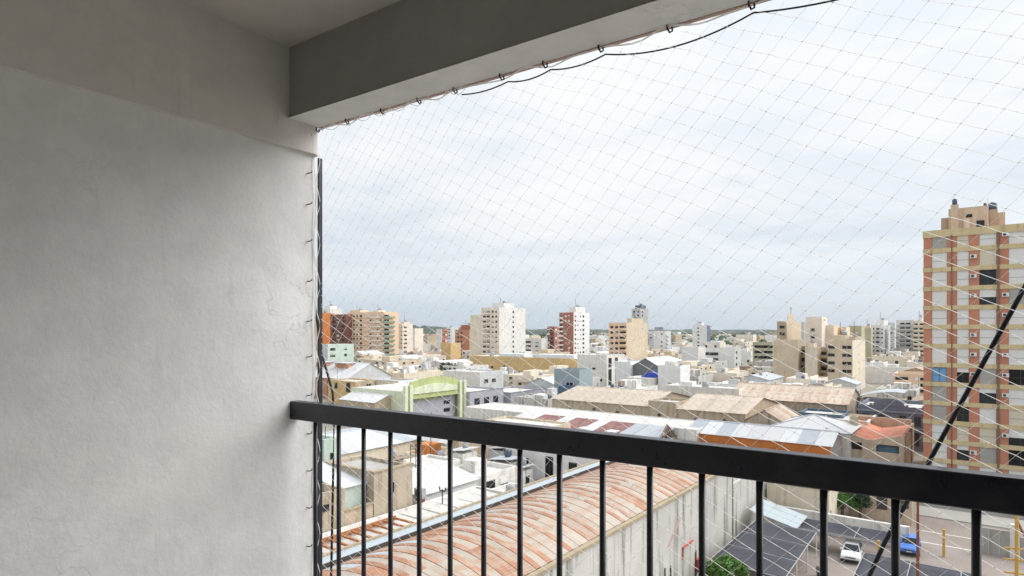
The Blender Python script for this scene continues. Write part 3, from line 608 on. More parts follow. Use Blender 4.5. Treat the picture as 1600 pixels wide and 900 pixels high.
tower('apartment_tower','white banded tower with a dark red edge',-42.71,-32.66,482.86,493.54,29.75,'white_wall','white_wall',fw=[(0.072,1.60,W_),(0.361,2.60,D_),(0.682,2.60,BLK)],sw=[],balc=[(0.575,9.00,'pale_grey_wall')],sbalc=[],band='red_brick')
tower('apartment_tower','cream tower of stacked balconies beside the tall orange brick tower',-32.15,-25.94,475.40,488.25,29.17,'cream_wall','cream_wall',fw=[(0.168,2.00,BLK),(0.669,2.00,BLK)],sw=[],balc=[(0.502,7.00,'cream_wall')],sbalc=[],pent=[(0.3, 0.7, 0.2, 0.8, 2.4, 'white_clean')])
tower('office_block','peach low block with two rows of dark windows',-22.58,-13.29,246.85,260.85,8.27,'peach_wall','peach_wall',fw=[(0.200,2.60,BLK),(0.339,2.20,BLK),(0.885,2.20,BLK),(0.750,1.40,W_)],sw=[],balc=[],sbalc=[],cat='building',wh=1.0,pitch=2.0,z_from=1)
tower('office_block','long white low block with a flat roof behind the peach low block',-39.07,-16.53,307.06,315.47,7.06,'white_clean','white_wall',fw=[(0.691,6.00,BLK),(0.772,3.00,BLK)],sw=[],balc=[],sbalc=[],cat='building',z_from=5,pitch=4)

# ================================================================== the tall orange brick tower at the right
TW, TV = -6.46, 113.8; NF, FP = 13, 2.9; TH = NF*FP
tt = thing('apartment_tower', 'tall orange brick tower with yellow floor bands and white roller shutters', 'apartment block', (TW, TV, 0))
b = MB(); b.box(0, 24, .3, 17, 0, TH, 'orange_brick'); b.build('wall', tt)
WX = [(1.06, 2.98), (4.16, 5.63), (6.84, 8.84), (10.21, 12.9), (14.1, 16.1), (17.3, 19.4), (20.6, 22.6)]
PX = [(0, 1.06)]+[(WX[k][1], WX[k+1][0]) for k in range(len(WX)-1)]+[(WX[-1][1], 24)]
pr = random.Random(5)
for x0, x1 in PX: MB().box(x0, x1, 0, .299, .3, TH-.05, 'orange_brick').build('pier', tt)
bandm = MB().box(-.08, 24.08, -.10, .28, -.02, .64, 'yellow_band').mesh('floor_band')
for k in range(NF):
    o = link('floor_band', bandm, tt, (0, 0, k*FP)); o.rotation_euler = (0, 0, 0)
MB().box(-.10, 24.1, -.13, .9, TH-.55, TH+.55, 'yellow_band').build('parapet', tt)
def pane_mesh(w, h, kind):
    b = MB(); fr = 'frame_dark' if kind != 'blue' else 'frame_brown'; gl = 'glass_blue' if kind == 'blue' else 'glass_dark'; e = .06
    b.box(0, w, .22, .25, 0, h, gl)
    for x in (0, w/2-e/2, w-e): b.box(x, x+e, .15, .215, 0, h, fr)
    b.box(e, w-e, .16, .214, h-e, h, fr); b.box(e, w-e, .16, .214, 0, e, fr); b.box(e, w-e, .165, .213, h*.45, h*.45+.05, fr)
    return b.mesh('window')
PM, SM = {}, {}
def slats(w, h, mat):
    b = MB(); n = max(2, int(h/.12))
    for k in range(n): b.box(.03, w-.03, .08+.008*(k % 2), .14, k*h/n, (k+1)*h/n-.008, mat)
    b.box(.03, w-.03, .12, .139, 0, h, mat); return b.mesh('shutter')
acm = MB().box(0, .8, -.38, -.01, 0, .55, 'ac_white').tube([(.3, -.42, .27), (.3, -.385, .27)], .2, 'frame_dark', 12).mesh('air_conditioner')
for k in range(NF):
    for c, (x0, x1) in enumerate(WX):
        w = x1-x0; z0 = k*FP+.64; h = FP-.66
        key = (round(w, 2), 'blue' if (k, c) == (5, 0) else 'dark')
        if key not in PM: PM[key] = pane_mesh(w, h, key[1])
        wn = link('window', PM[key], tt, (x0, 0, z0))
        q = pr.choice([0, .3, .5, 1, 1, 1, 1, 1, 1, 1, 1])
        if key[1] == 'blue': q = 0
        if q:
            sk = (round(w, 2), q, pr.choice(['shutter_white']*6+['shutter_cream', 'shutter_grey']))
            if sk not in SM: SM[sk] = slats(w, h*q, sk[2])
            link('shutter', SM[sk], wn, (0, 0, h*(1-q)))
            if q == 1 and pr.random() < .8: link('shutter_rail', MB().box(0, w, .04, .13, h*.42, h*.42+.07, 'shutter_grey').mesh('shutter_rail'), wn)
    for x in (5.75, 9.45, 13.1):
        if pr.random() < .5: link('air_conditioner', acm, tt, (x, -.002, k*FP+1.75))
for x, r_ in ((3.55, .07), (9.05, .13), (13.5, .06)):
    MB().tube([(x, -.2, .2), (x, -.2, TH-.4)], r_, 'frame_brown', 8).build('drain_pipe', tt)
MB().box(3.0, 8.0, 5, 13, TH, TH+4.4, 'beige_wall').box(2.0, 2.99, 6, 12, TH, TH+3.2, 'tan_wall').box(3.3, 4.3, 4.3, 4.99, TH, TH+4.9, 'beige_wall').box(8.01, 9.1, 5.6, 12, TH, TH+3.8, 'tan_wall').box(9.11, 10.0, 6, 12, TH, TH+3.3, 'beige_wall').box(4.9, 5.7, 4.8, 4.99, TH, TH+2.6, 'cream_wall').build('tank_house', tt)
for x, zt, r_ in ((3.8, 4.9, .33), (8.5, 3.8, .6), (7.6, 4.4, .2)): tank(tt, x, 4.66 if x < 4 else 8, TH+zt, r_, 1.0 if r_ < .6 else 1.5, 'tank_blue', 'roof_vent')
window(tt, 'dark_open', 5.6, 5, TH+2.8, .8, .5); window(tt, 'dark_open', 7.0, 5, TH+1.0, 1.0, 1.2)
MB().tube([(7.9, 4.9, TH), (7.9, 4.9, TH+5.4)], .05, 'frame_white', 6).build('flue_pipe', tt)

# ================================================================== vaulted hall in the foreground
VU0, VU1, VV0, VV1, ZE, RISE = -31.2, -20.5, 10.0, 66.0, 8.6, 1.3
vh = thing('vaulted_hall', 'long hall with a rusty striped barrel vault and a stained white side wall', 'hall', (VU0, VV0, 0))
W_V, L_V = VU1-VU0, VV1-VV0
b = MB(); b.box(W_V-.35, W_V, .3, L_V, 0, ZE, 'stained_white'); b.box(0, .35, .3, L_V, 0, ZE, 'stained_white')
arc = lambda s_: (s_*W_V, ZE+RISE*(1-(2*s_-1)**2))
for y in (0, L_V-.3): b.prism([(0, 0), (W_V, 0)]+[arc(1-k/16) for k in range(17)], 'y', y if y == 0 else y+.001, y+.299, 'stained_white')
b.build('wall', vh)
cp = MB(); cp.box(W_V-.25, W_V+.12, .0, L_V, ZE+.004, ZE+.22, 'coping'); cp.build('coping', vh)
NS, NA = 90, 3; vm = {}
sp = (L_V-.4)/NS; pr = random.Random(11)
for a in range(NA):
    for mat in ('vault_sheet', 'rust_sheet', 'zinc_sheet_y'):
        vv, ff = [], []; K = 7
        s0, s1 = .02+(.945)*a/NA, .02+.945*(a+1)/NA+.004
        for k in range(K+1):
            x, z = arc(s0+(s1-s0)*k/K); lift = .02*(NA-a if s0 < .5 else a) if False else 0
            for y in (.008, (2*sp*.40 if mat == 'rust_sheet' else 2*sp*.60)*.99):
                vv.append((x, y, z+.05)); vv.append((x, y, z))
        for k in range(K):
            i, j = k*4, k*4+4
            ff += [(i, i+2, j+2, j), (i+1, j+1, j+3, i+3), (i, j, j+1, i+1), (i+2, i+3, j+3, j+2)]
        ff += [(0, 1, 3, 2), (K*4, K*4+2, K*4+3, K*4+1)]
        me = bpy.data.meshes.new('roof_sheet'); me.from_pydata(vv, [], ff); me.materials.append(M[mat])
        bm = bmesh.new(); bm.from_mesh(me); bmesh.ops.recalc_face_normals(bm, faces=bm.faces); bm.to_mesh(me); bm.free(); vm[(a, mat)] = me
for k in range(NS):
    rusty = (k % 2 == 0)
    for a in range(NA):
        x = pr.random()
        mat = ('rust_sheet' if x < .84 else 'vault_sheet') if rusty else ('vault_sheet' if x < .86 else 'rust_sheet')
        if k < 30 and a == 0 and x < .5 and not rusty: mat = 'zinc_sheet_y'
        o = link('roof_sheet', vm[(a, mat)], vh, (0, .2+(k//2)*2*sp+(0 if rusty else 2*sp*.40), pr.uniform(.0, .012)+(.03 if rusty else 0)))
        if rusty and mat != 'rust_sheet': o.scale = (1, .4/.6, 1)
        if not rusty and mat == 'rust_sheet': o.scale = (1, .6/.4, 1)
gt = MB(); gt.box(-.95, .10, .1, L_V-.1, ZE-.3, ZE+.38, 'gutter_zinc'); gt.box(-1.15, -.951, .1, L_V-.1, ZE-.4, ZE+.52, 'coping'); gt.box(.101, .16, .1, L_V-.1, ZE-.19, ZE+.44, 'frame_dark'); gt.build('valley_gutter', vh)
for y, z in ((38, 3.4), (39.2, 3.2), (45, 2.8)): MB().tube([(W_V+.06, y, 0.2), (W_V+.06, y, z)], .05, 'frame_dark', 6).build('pipe', vh)
pp = MB().tube([(W_V+.08, 41.8, 3.0), (W_V+.08, 41.8, 4.0), (W_V+.08, 44.2, 4.0)], .07, 'red_paint', 6).build('red_pipe', vh)
MB().box(W_V+.002, W_V+.3, 45.0, 45.7, .9, 2.0, 'red_paint').build('hose_box', vh)
MB().prism([(38.5, 4.9), (38.9, 4.8), (41.6, 6.6), (41.2, 6.9)], 'x', W_V+.002, W_V+.006, 'pink_paint').build('patch', vh)

low('hall_annex', 'lower stained annex wall continuing the vaulted hall towards the yard house', -31.2, -20.52, 66.05, 81.9, 6.7, 'stained_white', 'roof_grey', cat='hall', par=.2)
# white membrane roof hall to its left
wl = thing('flat_roofed_hall', 'broad white membrane roof with bare rusty rafters beside the barrel vault', 'hall', (-38.9, 18, 0))
b = MB(); shell(b, 6.4, 27.7, 7.85, 'white_wall', 'white_wall'); b.build('wall', wl)
MB().face([(.25, .25, 7.5), (6.15, .25, 7.45), (6.15, 27.4, 7.55), (.25, 27.4, 7.7)], 'membrane').face([(.25, .25, 7.1), (6.15, .25, 7.1), (6.15, 27.4, 7.1), (.25, 27.4, 7.1)], 'membrane').build('roof', wl)
for k in range(9): MB().box(1.6, 6.2, 7.2+k*1.05, 7.36+k*1.05, 7.86, 8.0, 'wood_rust').build('rafter', wl)
MB().box(1.45, 1.62, 7.0, 15.9, 7.7, 8.06, 'wood_rust').build('beam', wl)
for k in range(5): MB().box(.3, 6.1, 17.4+k*2.1, 17.44+k*2.1, 7.56, 7.68, 'roof_pale').build('seam', wl)
MB().box(-.22, -.02, 4, 27, 7.3, 7.75, 'gutter_zinc').build('gutter', wl)

# ================================================================== old roofs left of the vault
low('old_house', 'tall stained old wall with a cream edge rising beside the white membrane roof', -46, -39.3, 33.3, 37.6, 11.3, 'tan_old', 'roof_grey', swins=[(1.9, 9.3, .5, .9, 'dark_open')], coping='coping', par=.3)
mh = low('mint_house', 'mint green house with a pale sloping roof beside the low rubble wall', -46.5, -40.2, 30.5, 33.2, 10.4, 'mint_wall', 'roof_grey', cat='house')
for k in range(3): MB().prism([(-.2, 11.5), (6.5, 10.5), (6.5, 10.42), (-.2, 11.42)], 'y', -.1+k*.97, .85+k*.97, 'pale_sheet').build('roof_panel', mh)
low('old_house', 'stained tan end house with one small hole, behind the loose cable', -47, -39.3, 24, 30.4, 10.7, 'tan_old', 'roof_pale', swins=[(4.6, 9.3, .6, .5, 'dark_open')], par=.9)
low('old_wall', 'low rubble wall with an ochre coping between the two stained houses', -39.9, -39.35, 30.45, 33.25, 8.8, 'old_brick', 'old_brick', cat='wall', coping='coping', par=.3)
low('mint_house', 'pale green flat roofed house below the long grey roof', -56.8, -52.0, 44.2, 48.6, 7.6, 'mint_wall', 'roof_pale', par=.15, cat='house', swins=[(2, 4.2, .6, .9, 'dark_open')])
low('mint_house', 'tall narrow mint green house at the left end of the long grey roof', -66, -61.8, 44.8, 46.9, 10.0, 'mint_wall', 'roof_grey', cat='house', swins=[(1.1, 7.5, .5, .8, 'brown_open')], stuff=[('mast', 3.6, .6, 2)])
shed('long_shed', 'long shed with a pale grey sheet roof behind the mint green houses', -79, -63.6, 47.6, 66, 7.5, 8.5, 'cream_wall', ['zinc_sheet_y', 'pale_sheet'], 'v', npan=8)
low('lean_to', 'small white flat roof against the long grey shed', -63.2, -59, 49, 54, 5.2, 'peach_wall', 'membrane', par=.1, cat='shed', swins=[(1.5, 2.6, .8, 1.4, 'brown_open'), (3.4, 2.6, .8, 1.4, 'dark_open')])
low('old_house', 'cream house with an orange roof room below the long grey shed', -59, -53, 55, 61, 7.2, 'cream_wall', 'roof_pale', cat='house', stuff=[('box', 1, 3.2, 1, 3.5, 1.6, 'orange_wall'), ('tank', 4.6, 2, .5), ('mast', 4, .7, 3), ('mast', 5.2, 3, 2.4)], swins=[(2, 5, .8, .5, 'dark_open'), (4.4, 5, .9, 1.2, 'white_half')])
low('old_house', 'small white house with dark vents left of the tan slab', -52.5, -47.5, 48, 53, 8.1, 'white_wall', 'membrane', cat='house', stuff=[('mast', 1, 1, 2.2)], swins=[(3, 6.4, .9, .8, 'dark_open')], par=.3)
shed('white_house', 'white gabled house with an air conditioner on its roof edge', -48.5, -40, 39, 47, 8.2, 9.2, 'white_clean', 'white_sheet_y', 'v', npan=5, cat='house')
ac = thing('air_conditioner', 'rooftop air conditioner on a stand beside the white membrane roof', 'air conditioner', (-39.2, 38.4, 7.9))
q = MB(); q.box(-.5, .5, -.2, .25, .3, 1.15, 'tank_grey'); q.build('casing', ac); MB().tube([(0, -.26, .72), (0, -.202, .72)], .33, 'frame_dark', 14).build('fan_grille', ac)
for x in (-.4, .4): MB().box(x-.04, x+.04, -.15, .2, 0, .299, 'rust_paint').build('leg', ac)
tank_t = thing('roof_antenna', 'dark forked antenna next to the rooftop air conditioner', 'antenna', (-37.6, 39.6, 7.66)); MB().tube([(0, 0, 0), (0, 0, 1.3)], .06, 'frame_dark', 6).build('mast', tank_t); MB().tube([(-.4, 0, 1.5), (-.3, 0, 1.15), (.3, 0, 1.15), (.4, 0, 1.5)], .07, 'frame_dark', 6).build('fork', tank_t)
low('tan_slab', 'tall blank tan slab wall among the white roofs', -54.6, -52.6, 58.4, 66, 10.4, 'tan_wall', 'roof_grey', cat='building')
shed('white_roof_house', 'small house with a bright white gable roof left of the tan slab', -63, -56, 62, 68, 7.6, 8.8, 'cream_wall', 'white_sheet', 'u', npan=4, cat='house')
shed('brown_shed', 'old shed with a brown patched roof behind the white flat roofs', -66, -55, 72, 82, 6.0, 7.6, 'tan_old', ['brown_sheet', 'streaked_sheet'], 'u', npan=6)
low('tan_store', 'tan blank store left of the white house with the pink cornice', -60, -48, 68, 78, 9.3, 'beige_wall', 'roof_pale', par=.3)
low('flat_house', 'white flat roofed house with a shaded porch in the middle of the white roofs', -47, -41.5, 49.5, 56, 7.6, 'white_wall', 'membrane', cat='house', swins=[(1.6, 5.4, 1.5, 1.5, 'dark_open'), (4, 5.4, 1.5, 1.5, 'white_half')], stuff=[('box', .8, 2.6, 2.5, 4.6, 1.3, 'white_wall')])
low('flat_house', 'low white house with a pale grey terrace beside the gutter', -41, -33, 47, 54, 6.2, 'white_wall', 'roof_pale', cat='house', stuff=[('tank', 2, 4.4, .5), ('box', 4.6, 6.6, 4, 5.4, 1.1, 'concrete')], par=.35)
low('flat_house', 'small grey yard house littered with boards below the pink cornice', -41.4, -33.2, 54.4, 60.6, 4.6, 'concrete', 'roof_grey', cat='house', stuff=[('box', 5.6, 7.2, 3.4, 5.0, 1.4, 'orange_wall'), ('box', 1, 3, 2, 4, .5, 'wood_rust')], par=.3)
wb = low('white_house', 'white two storey house with a pink cornice and tall dark windows beside the gutter', -47.3, -32.4, 61.3, 69, 9.7, 'white_clean', 'membrane', cat='house', wins=[(3.2, 6.4, .7, .9, 'dark_open'), (6.6, 5.2, 1.1, 2.7, 'dark_open'), (9.9, 5.4, 1.1, 2.2, 'dark_open'), (13, 5.4, 1.1, 2.2, 'dark_half')])
MB().box(-.1, 15.0, -.16, -.002, 9.2, 9.42, 'pink_paint').build('cornice', wb)
MB().tube([(.9, -.1, 4), (.9, -.1, 8)], .06, 'frame_dark', 6).build('drain_pipe', wb)

rr = random.Random(17)
HUTS = [(-50.6, 54.2, 2.4, 2.6, 8.4, 'white roof hut with a slanted lid next to the white flat roofed house'), (-46.5, 57.2, 3.0, 2.2, 7.4, 'grey roof hut below the pink cornice house corner'), (-52.2, 44.0, 2.2, 3.0, 8.6, 'cream roof hut left of the white gabled house'), (-57.6, 50.4, 2.6, 2.2, 6.4, 'small tan hut between the pale green house and the lean to'), (-43.8, 57.4, 1.8, 2.4, 6.6, 'narrow white hut behind the shaded porch'), (-50.2, 61.6, 2.4, 3.0, 7.6, 'pale hut in front of the tan store')]
for k, (u, v, w, d, h, lab) in enumerate(HUTS):
    hh = thing('roof_hut', lab, 'hut', (u, v, 0), 0, 'huts among the white roofs'); wm_ = ['white_wall', 'concrete', 'cream_wall', 'tan_old', 'white_clean', 'pale_grey_wall'][k]
    MB().box(0, w, 0, d, 0, h, wm_).build('wall', hh); MB().prism([(-.2, h+.08), (w+.25, h+.45), (w+.25, h+.53), (-.2, h+.16)], 'y', -.2, d+.2, ['white_sheet', 'zinc_sheet', 'brown_sheet', 'pale_sheet'][k % 4]).build('roof', hh)
    window(hh, 'dark_open', w, d*.5, h-1.5, .7, .8, True); tank(hh, w*.5, d*.7, h+.35, .35, .9, ['tank_grey', 'tank_blue'][k % 2])
for k, (u, v, z0, z1) in enumerate(((-44.5, 43, 8.6, 11.8), (-56, 57, 7.2, 10.6), (-51, 50, 8, 10.8), (-36, 50, 6, 9.4), (-62, 63, 8, 11.4))):
    an_ = thing('roof_antenna', 'thin television antenna, %s from the left among the white roofs' % ['fourth', 'second', 'third', 'fifth', 'first'][k], 'antenna', (u, v, z0), rr.uniform(0, 3), 'television antennas')
    MB().tube([(0, 0, -.6), (0, 0, z1-z0)], .035, 'frame_dark', 5).build('mast', an_)
    for q in range(4): MB().tube([(-.5+.08*q, .15*q, z1-z0-.3), (.5-.08*q, .15*q, z1-z0-.3)], .018, 'frame_dark', 4).build('rod', an_)
    MB().tube([(0, -.1, z1-z0-.3), (0, .6, z1-z0-.3)], .02, 'frame_dark', 4).build('boom', an_)
# ================================================================== sheds behind the handrail
shed('long_shed', 'long shed with a beige tiled roof and small round vents in its wall', -77, -53.5, 117.1, 140, 7.5, 9.5, 'tan_old', 'beige_tiles', 'u', npan=12)
low('parapet_block', 'square tan wall block breaking the beige tiled roofs', -53.4, -47.4, 116.9, 124, 8.7, 'tan_old', 'roof_pale', cat='building')
shed('long_shed', 'shorter beige tiled shed with a shaded gable at its right end', -47.3, -34.2, 117.1, 140, 7.5, 9.5, 'tan_old', 'beige_tiles', 'u', 'tan_wall', npan=7)
ORD0 = ['first', 'second', 'third', 'fourth', 'fifth', 'sixth']
for k, u in enumerate((-72, -66, -60.5, -51, -43.5, -38)):
    vt = tag(MB().tube([(u, 117.06 if u != -51 else 116.86, 5.6+.3*(k % 2)), (u, 116.8 if u != -51 else 116.6, 5.6+.3*(k % 2))], .32, 'frame_dark', 12).build('wall_vent'), ORD0[k]+' round dark vent from the left below the beige tiled roofs', 'vent', 'round vents of the beige sheds')
shed('ruined_shed', 'half ruined tan gabled shed at the right end of the beige roofs', -33.9, -27, 116, 127, 6.6, 8.6, 'tan_old', ['brown_sheet', 'beige_tiles'], 'v', npan=5)
low('ruined_wall', 'broken pale tan wall in front of the teal house', -33, -24, 112, 115.5, 6.2, 'old_brick', 'roof_grey', cat='wall', par=1.6)
shed('striped_shed', 'long shed whose pale roof is streaked with rust in stripes', -46, -21.5, 144.8, 163, 7.5, 10.2, 'tan_old', 'streaked_sheet', 'u', npan=16)
low('white_block', 'white flat roofed block behind the beige tiled roofs', -62, -44, 146, 154, 9.3, 'white_wall', 'membrane', stuff=[('box', 3, 6, 2, 5, 1.2, 'white_clean'), ('tank', 9, 3, .8)], par=.3)
low('teal_house', 'dark teal house front between the ruined shed and the white hip roof', -28.5, -20.5, 133, 141, 6.6, 'teal_wall', 'membrane', cat='house')
low('cream_parapet_house', 'low cream house with a plain parapet beside the dark slate building', -23.5, -15.6, 128, 139, 6.3, 'cream_wall', 'membrane', cat='house', coping='white_clean', par=.35)
# white strip roof and maroon roofs
low('strip_roof_hall', 'long white flat roof running in front of the beige sheds', -88, -37, 99.6, 110, 6.5, 'white_wall', 'membrane', cat='hall', par=.12)
ms = thing('maroon_shed', 'shed roof patched with maroon and pale sheets in front of the long white roof', 'shed', (-72, 91, 0))
MB().box(0, 31.6, 0, .25, 0, 5.4, 'white_wall').box(0, 31.6, 8.2, 8.45, 0, 6.2, 'white_wall').box(31.35, 31.6, .25, 8.2, 0, 5.0, 'tan_wall').build('wall', ms)
pr = random.Random(3)
an = math.atan2(1.15, 8.6); pmesh = {q: MB().box(.012, 2.38, -.3, 8.6, -.05, 0, q).mesh('roof_panel') for q in ('maroon_sheet', 'pale_sheet', 'white_sheet', 'zinc_sheet')}
for k, q in enumerate(['white_sheet', 'white_sheet', 'maroon_sheet', 'maroon_sheet', 'pale_sheet', 'maroon_sheet', 'maroon_sheet', 'white_sheet', 'maroon_sheet', 'maroon_sheet', 'zinc_sheet', 'zinc_sheet', 'zinc_sheet']):
    o = link('roof_panel', pmesh[q], ms, (k*2.43, 0, 5.45+pr.uniform(0, .05))); o.rotation_euler = (an, 0, 0)
for k in range(4): MB().box(6+k*5.3, 7.8+k*5.3, 1.2, 3.4, 5.75, 5.98, 'white_sheet').build('skylight', ms)
tr = thing('roof_truss', 'open dark timber truss at the right end of the maroon roof', 'truss', (-40.1, 91, 5))
for a_, c_ in (((0, 0, 0), (0, 4, 2.6)), ((0, 8, 0), (0, 4, 2.6)), ((0, 0, 0), (0, 8, 0)), ((0, 4, 0), (0, 4, 2.6)), ((0, 2, 0), (0, 4, 2.4)), ((0, 6, 0), (0, 4, 2.4))): MB().tube([a_, c_], .14, 'frame_brown', 5).build('timber', tr)
for y in (0.05, 7.9): MB().box(-.12, .12, y-.05, y+.15, -5, -.1, 'frame_brown').build('post', tr)
# orange walled shed
shed('orange_shed', 'shed with a long bright orange front wall and pale sheet roof', -38.9, -17.2, 101, 111, 5.9, 7.3, 'orange_wall', ['zinc_sheet', 'white_sheet', 'white_sheet'], 'u', 'concrete', npan=9)
low('ledge_wall', 'low white yard wall under the orange shed front', -40, -15, 98.5, 99.4, 4.6, 'white_wall', 'white_wall', cat='wall', par=.15)
# white hip roof
hp = thing('hip_roof_house', 'house with a bright white hipped metal roof', 'house', (-22.4, 117, 0))
MB().box(-6, 6, -5, 6, 0, 6.3, 'white_wall').build('wall', hp)
e = [(-6.4, -5.4, 6.3), (6.4, -5.4, 6.3), (6.4, 6.4, 6.3), (-6.4, 6.4, 6.3)]; pk = (-.2, .5, 8.3)
for k in range(4): MB().face([e[k], e[(k+1) % 4], pk], 'white_sheet').face([tuple(a-(.06 if i == 2 else 0) for i, a in enumerate(p)) for p in (pk, e[(k+1) % 4], e[k])], 'white_sheet').build('roof_slope', hp)
for k in range(4): MB().tube([(e[k][0], e[k][1], e[k][2]+.03), (pk[0], pk[1], pk[2]+.03)], .10, 'zinc_sheet', 5).build('hip_cap', hp)
MB().tube([(-6.2, -5.2, 0.2), (-6.2, -5.2, 8.6)], .05, 'frame_dark', 5).build('mast', hp)
# ruin with salmon roof
ru = thing('ruined_house', 'tan brick ruin with a sagging salmon tiled roof and two dark openings', 'house', (-18.3, 114, 0))
b = MB()
b.box(0, 9.4, 0, .4, 0, 3.5, 'old_brick')
b.box(0, .7, 0, .4, 3.5, 4.7, 'old_brick'); b.box(3.5, 5.5, 0, .4, 3.5, 4.7, 'old_brick'); b.box(8.6, 9.4, 0, .4, 3.5, 4.7, 'old_brick')
b.prism([(0, 4.7), (9.4, 4.7), (9.4, 6.4), (7.4, 6.0), (5.2, 5.35), (4.0, 5.3), (2.4, 5.9), (1.4, 6.6), (0, 6.9)], 'y', 0, .4, 'old_brick')
b.box(9.0, 9.4, .4, 18, 0, 6.3, 'ruin_brown'); b.box(0, .4, .4, 18, 0, 6.8, 'tan_old'); b.box(.4, 9.0, 17.6, 18, 0, 6.9, 'old_brick')
b.box(.4, 9.0, 1.2, 1.3, 3.0, 4.8, 'frame_dark'); b.build('wall', ru)
for k in range(6):
    y0 = .45+k*2.85
    MB().prism([(.45, 6.35), (4.6, 5.15), (4.6, 5.05), (.45, 6.25)], 'y', y0, y0+2.8, 'salmon_tiles').build('roof_panel', ru)
    MB().prism([(4.62, 5.15), (8.95, 6.05), (8.95, 5.95), (4.62, 5.05)], 'y', y0, y0+2.8, 'salmon_tiles').build('roof_panel', ru)
MB().box(9.5, 10.2, -.4, .4, 0, 7.0, 'ruin_brown').build('buttress', ru)
MB().box(5.6, 8.4, .5, .6, 3.3, 4.5, 'teal_wall').build('tarpaulin', ru)
rw = tag(MB().prism([(-20.6, 0), (-18.5, 0), (-18.5, 5.2), (-18.9, 6.4), (-19.3, 5.6), (-19.8, 6.9), (-20.2, 5.8), (-20.6, 4.9)], 'y', 112.6, 113.3, 'ruin_brown').build('ruined_wall'), 'jagged red brown wall stump left of the salmon roof', 'wall')
low('chimney_block', 'square ochre chimney stub beside the white hip roof', -17.6, -16.4, 121, 122.2, 8.0, 'olive_wall', 'frame_dark', cat='chimney', par=.2)
# slate building
sl = thing('slate_building', 'dark slate blue old building with an arched pediment and tall windows', 'building', (-18.9, 140, 0))
MB().box(0, 18, 0, .4, 0, 8.2, 'slate_wall').box(0, .4, .4, 14, 0, 8.2, 'slate_wall').box(17.6, 18, .4, 14, 0, 8.2, 'slate_wall').box(.4, 17.6, 13.6, 14, 0, 8.2, 'slate_wall').build('wall', sl)
MB().box(.4, 17.6, .4, 13.6, 7.3, 7.5, 'membrane').build('roof', sl)
MB().box(-.15, 18.15, -.3, -.002, 7.0, 7.35, 'slate_trim').box(-.1, 18.1, -.16, -.002, 4.0, 4.25, 'slate_trim').build('cornice', sl)
MB().prism([(2.6, 8.2)]+[(5.3+2.7*math.cos(R(180-k*18)), 8.2+1.5*math.sin(R(k*18))) for k in range(1, 10)]+[(8.0, 8.2)], 'y', -.1, .4, 'slate_wall').build('pediment', sl)
for x in (.8, 2.3, 8.3, 11.0, 14.0): MB().box(x-.25, x+.25, -.12, .3, 8.21, 8.6, 'slate_trim').build('finial', sl)
for x in (1.4, 4.0, 7.6, 10.0, 13.0, 16): window(sl, 'dark_open', x, 0, 4.6, 1.1, 1.9)
for x in (1.9, 5.0, 9.4, 12.6, 15.6):
    w_ = window(sl, 'dark_open', x, 0, .9, 1.8, 2.6, name='shop_window'); MB().box(x-.9, x+.9, -.7, -.06, 3.5, 3.6, 'teal_wall').build('awning', sl)
# curved blue grey shed and bits behind
cs = thing('curved_shed', 'small shed with a curved pale blue metal roof behind the slate building', 'shed', (-21, 158, 0))
MB().box(0, 8.4, 0, 8, 0, 7.4, 'tan_wall').build('wall', cs)
for k in range(5):
    x0, x1 = -.2+k*1.76, 1.54+k*1.76; z = lambda x: 8.0+2.2*math.sin(max(0, min(1, (x+.2)/8.8))*math.pi*.5+.35)
    MB().prism([(x0, z(x0)-.8), (x1, z(x1)-.8), (x1, z(x1)-.7), (x0, z(x0)-.7)], 'y', -.3, 8.3, 'zinc_sheet').build('roof_panel', cs)

# ================================================================== left middle ground
bn = shed('brick_warehouse', 'brick warehouse with a broad white roof and two roof monitors', -205, -165, 128.6, 147.8, 7.0, 11.8, 'barn_brick', 'white_sheet', 'u', 'pale_grey_wall', npan=14, cat='warehouse')
for x in (14, 26):
    MB().box(x, x+7, 5.6, 9.6, 8.6, 11.6, 'barn_brick').build('roof_monitor', bn); MB().box(x-.4, x+7.4, 5.0, 10.2, 11.6, 11.75, 'white_sheet').build('monitor_roof', bn)
for k in range(9): MB().box(2+k*4.5, 2.5+k*4.5, -.18, -.002, 0, 6.6, 'barn_brick').build('pilaster', bn)
low('tan_house', 'tan house with two dark windows at the corner of the brick warehouse', -163.5, -150, 120, 129, 7.4, 'ochre_wall', 'roof_pale', cat='house', side='tan_wall', wins=[(4, 4.8, 1.5, 1.8, 'dark_open'), (10, 4, 2, 3, 'brown_open')], swins=[(5, 4.6, 1.6, 1.8, 'dark_open')], stuff=[('mast', 2, 2, 4)])
mu = low('mural_house', 'pale blue wall with a faded red mural below the warehouse gable', -152, -140, 128, 136, 7.6, 'cream_wall', 'roof_grey', cat='house', side='mural_blue')
MB().tube([(12.06, 2, 5), (12.06, 3, 6), (12.06, 4.5, 5.6), (12.06, 5.6, 6.4)], .25, 'mural_red', 5).build('mural', mu); MB().box(12.002, 12.06, 1.5, 6.5, 4.4, 4.7, 'mural_red').build('mural', mu)
low('cream_house', 'cream house with one dark doorway beside the mural wall', -140, -126, 126, 136, 7.0, 'cream_wall', 'roof_pale', cat='house', side='cream_wall', swins=[(5, 4.4, 1.8, 2.4, 'dark_open')], coping='white_clean')
shed('white_awning_shed', 'tan shed with a bright white gable roof beside the lime green front', -126, -113, 96, 104, 6.0, 7.4, 'tan_wall', 'white_sheet', 'u', npan=6)
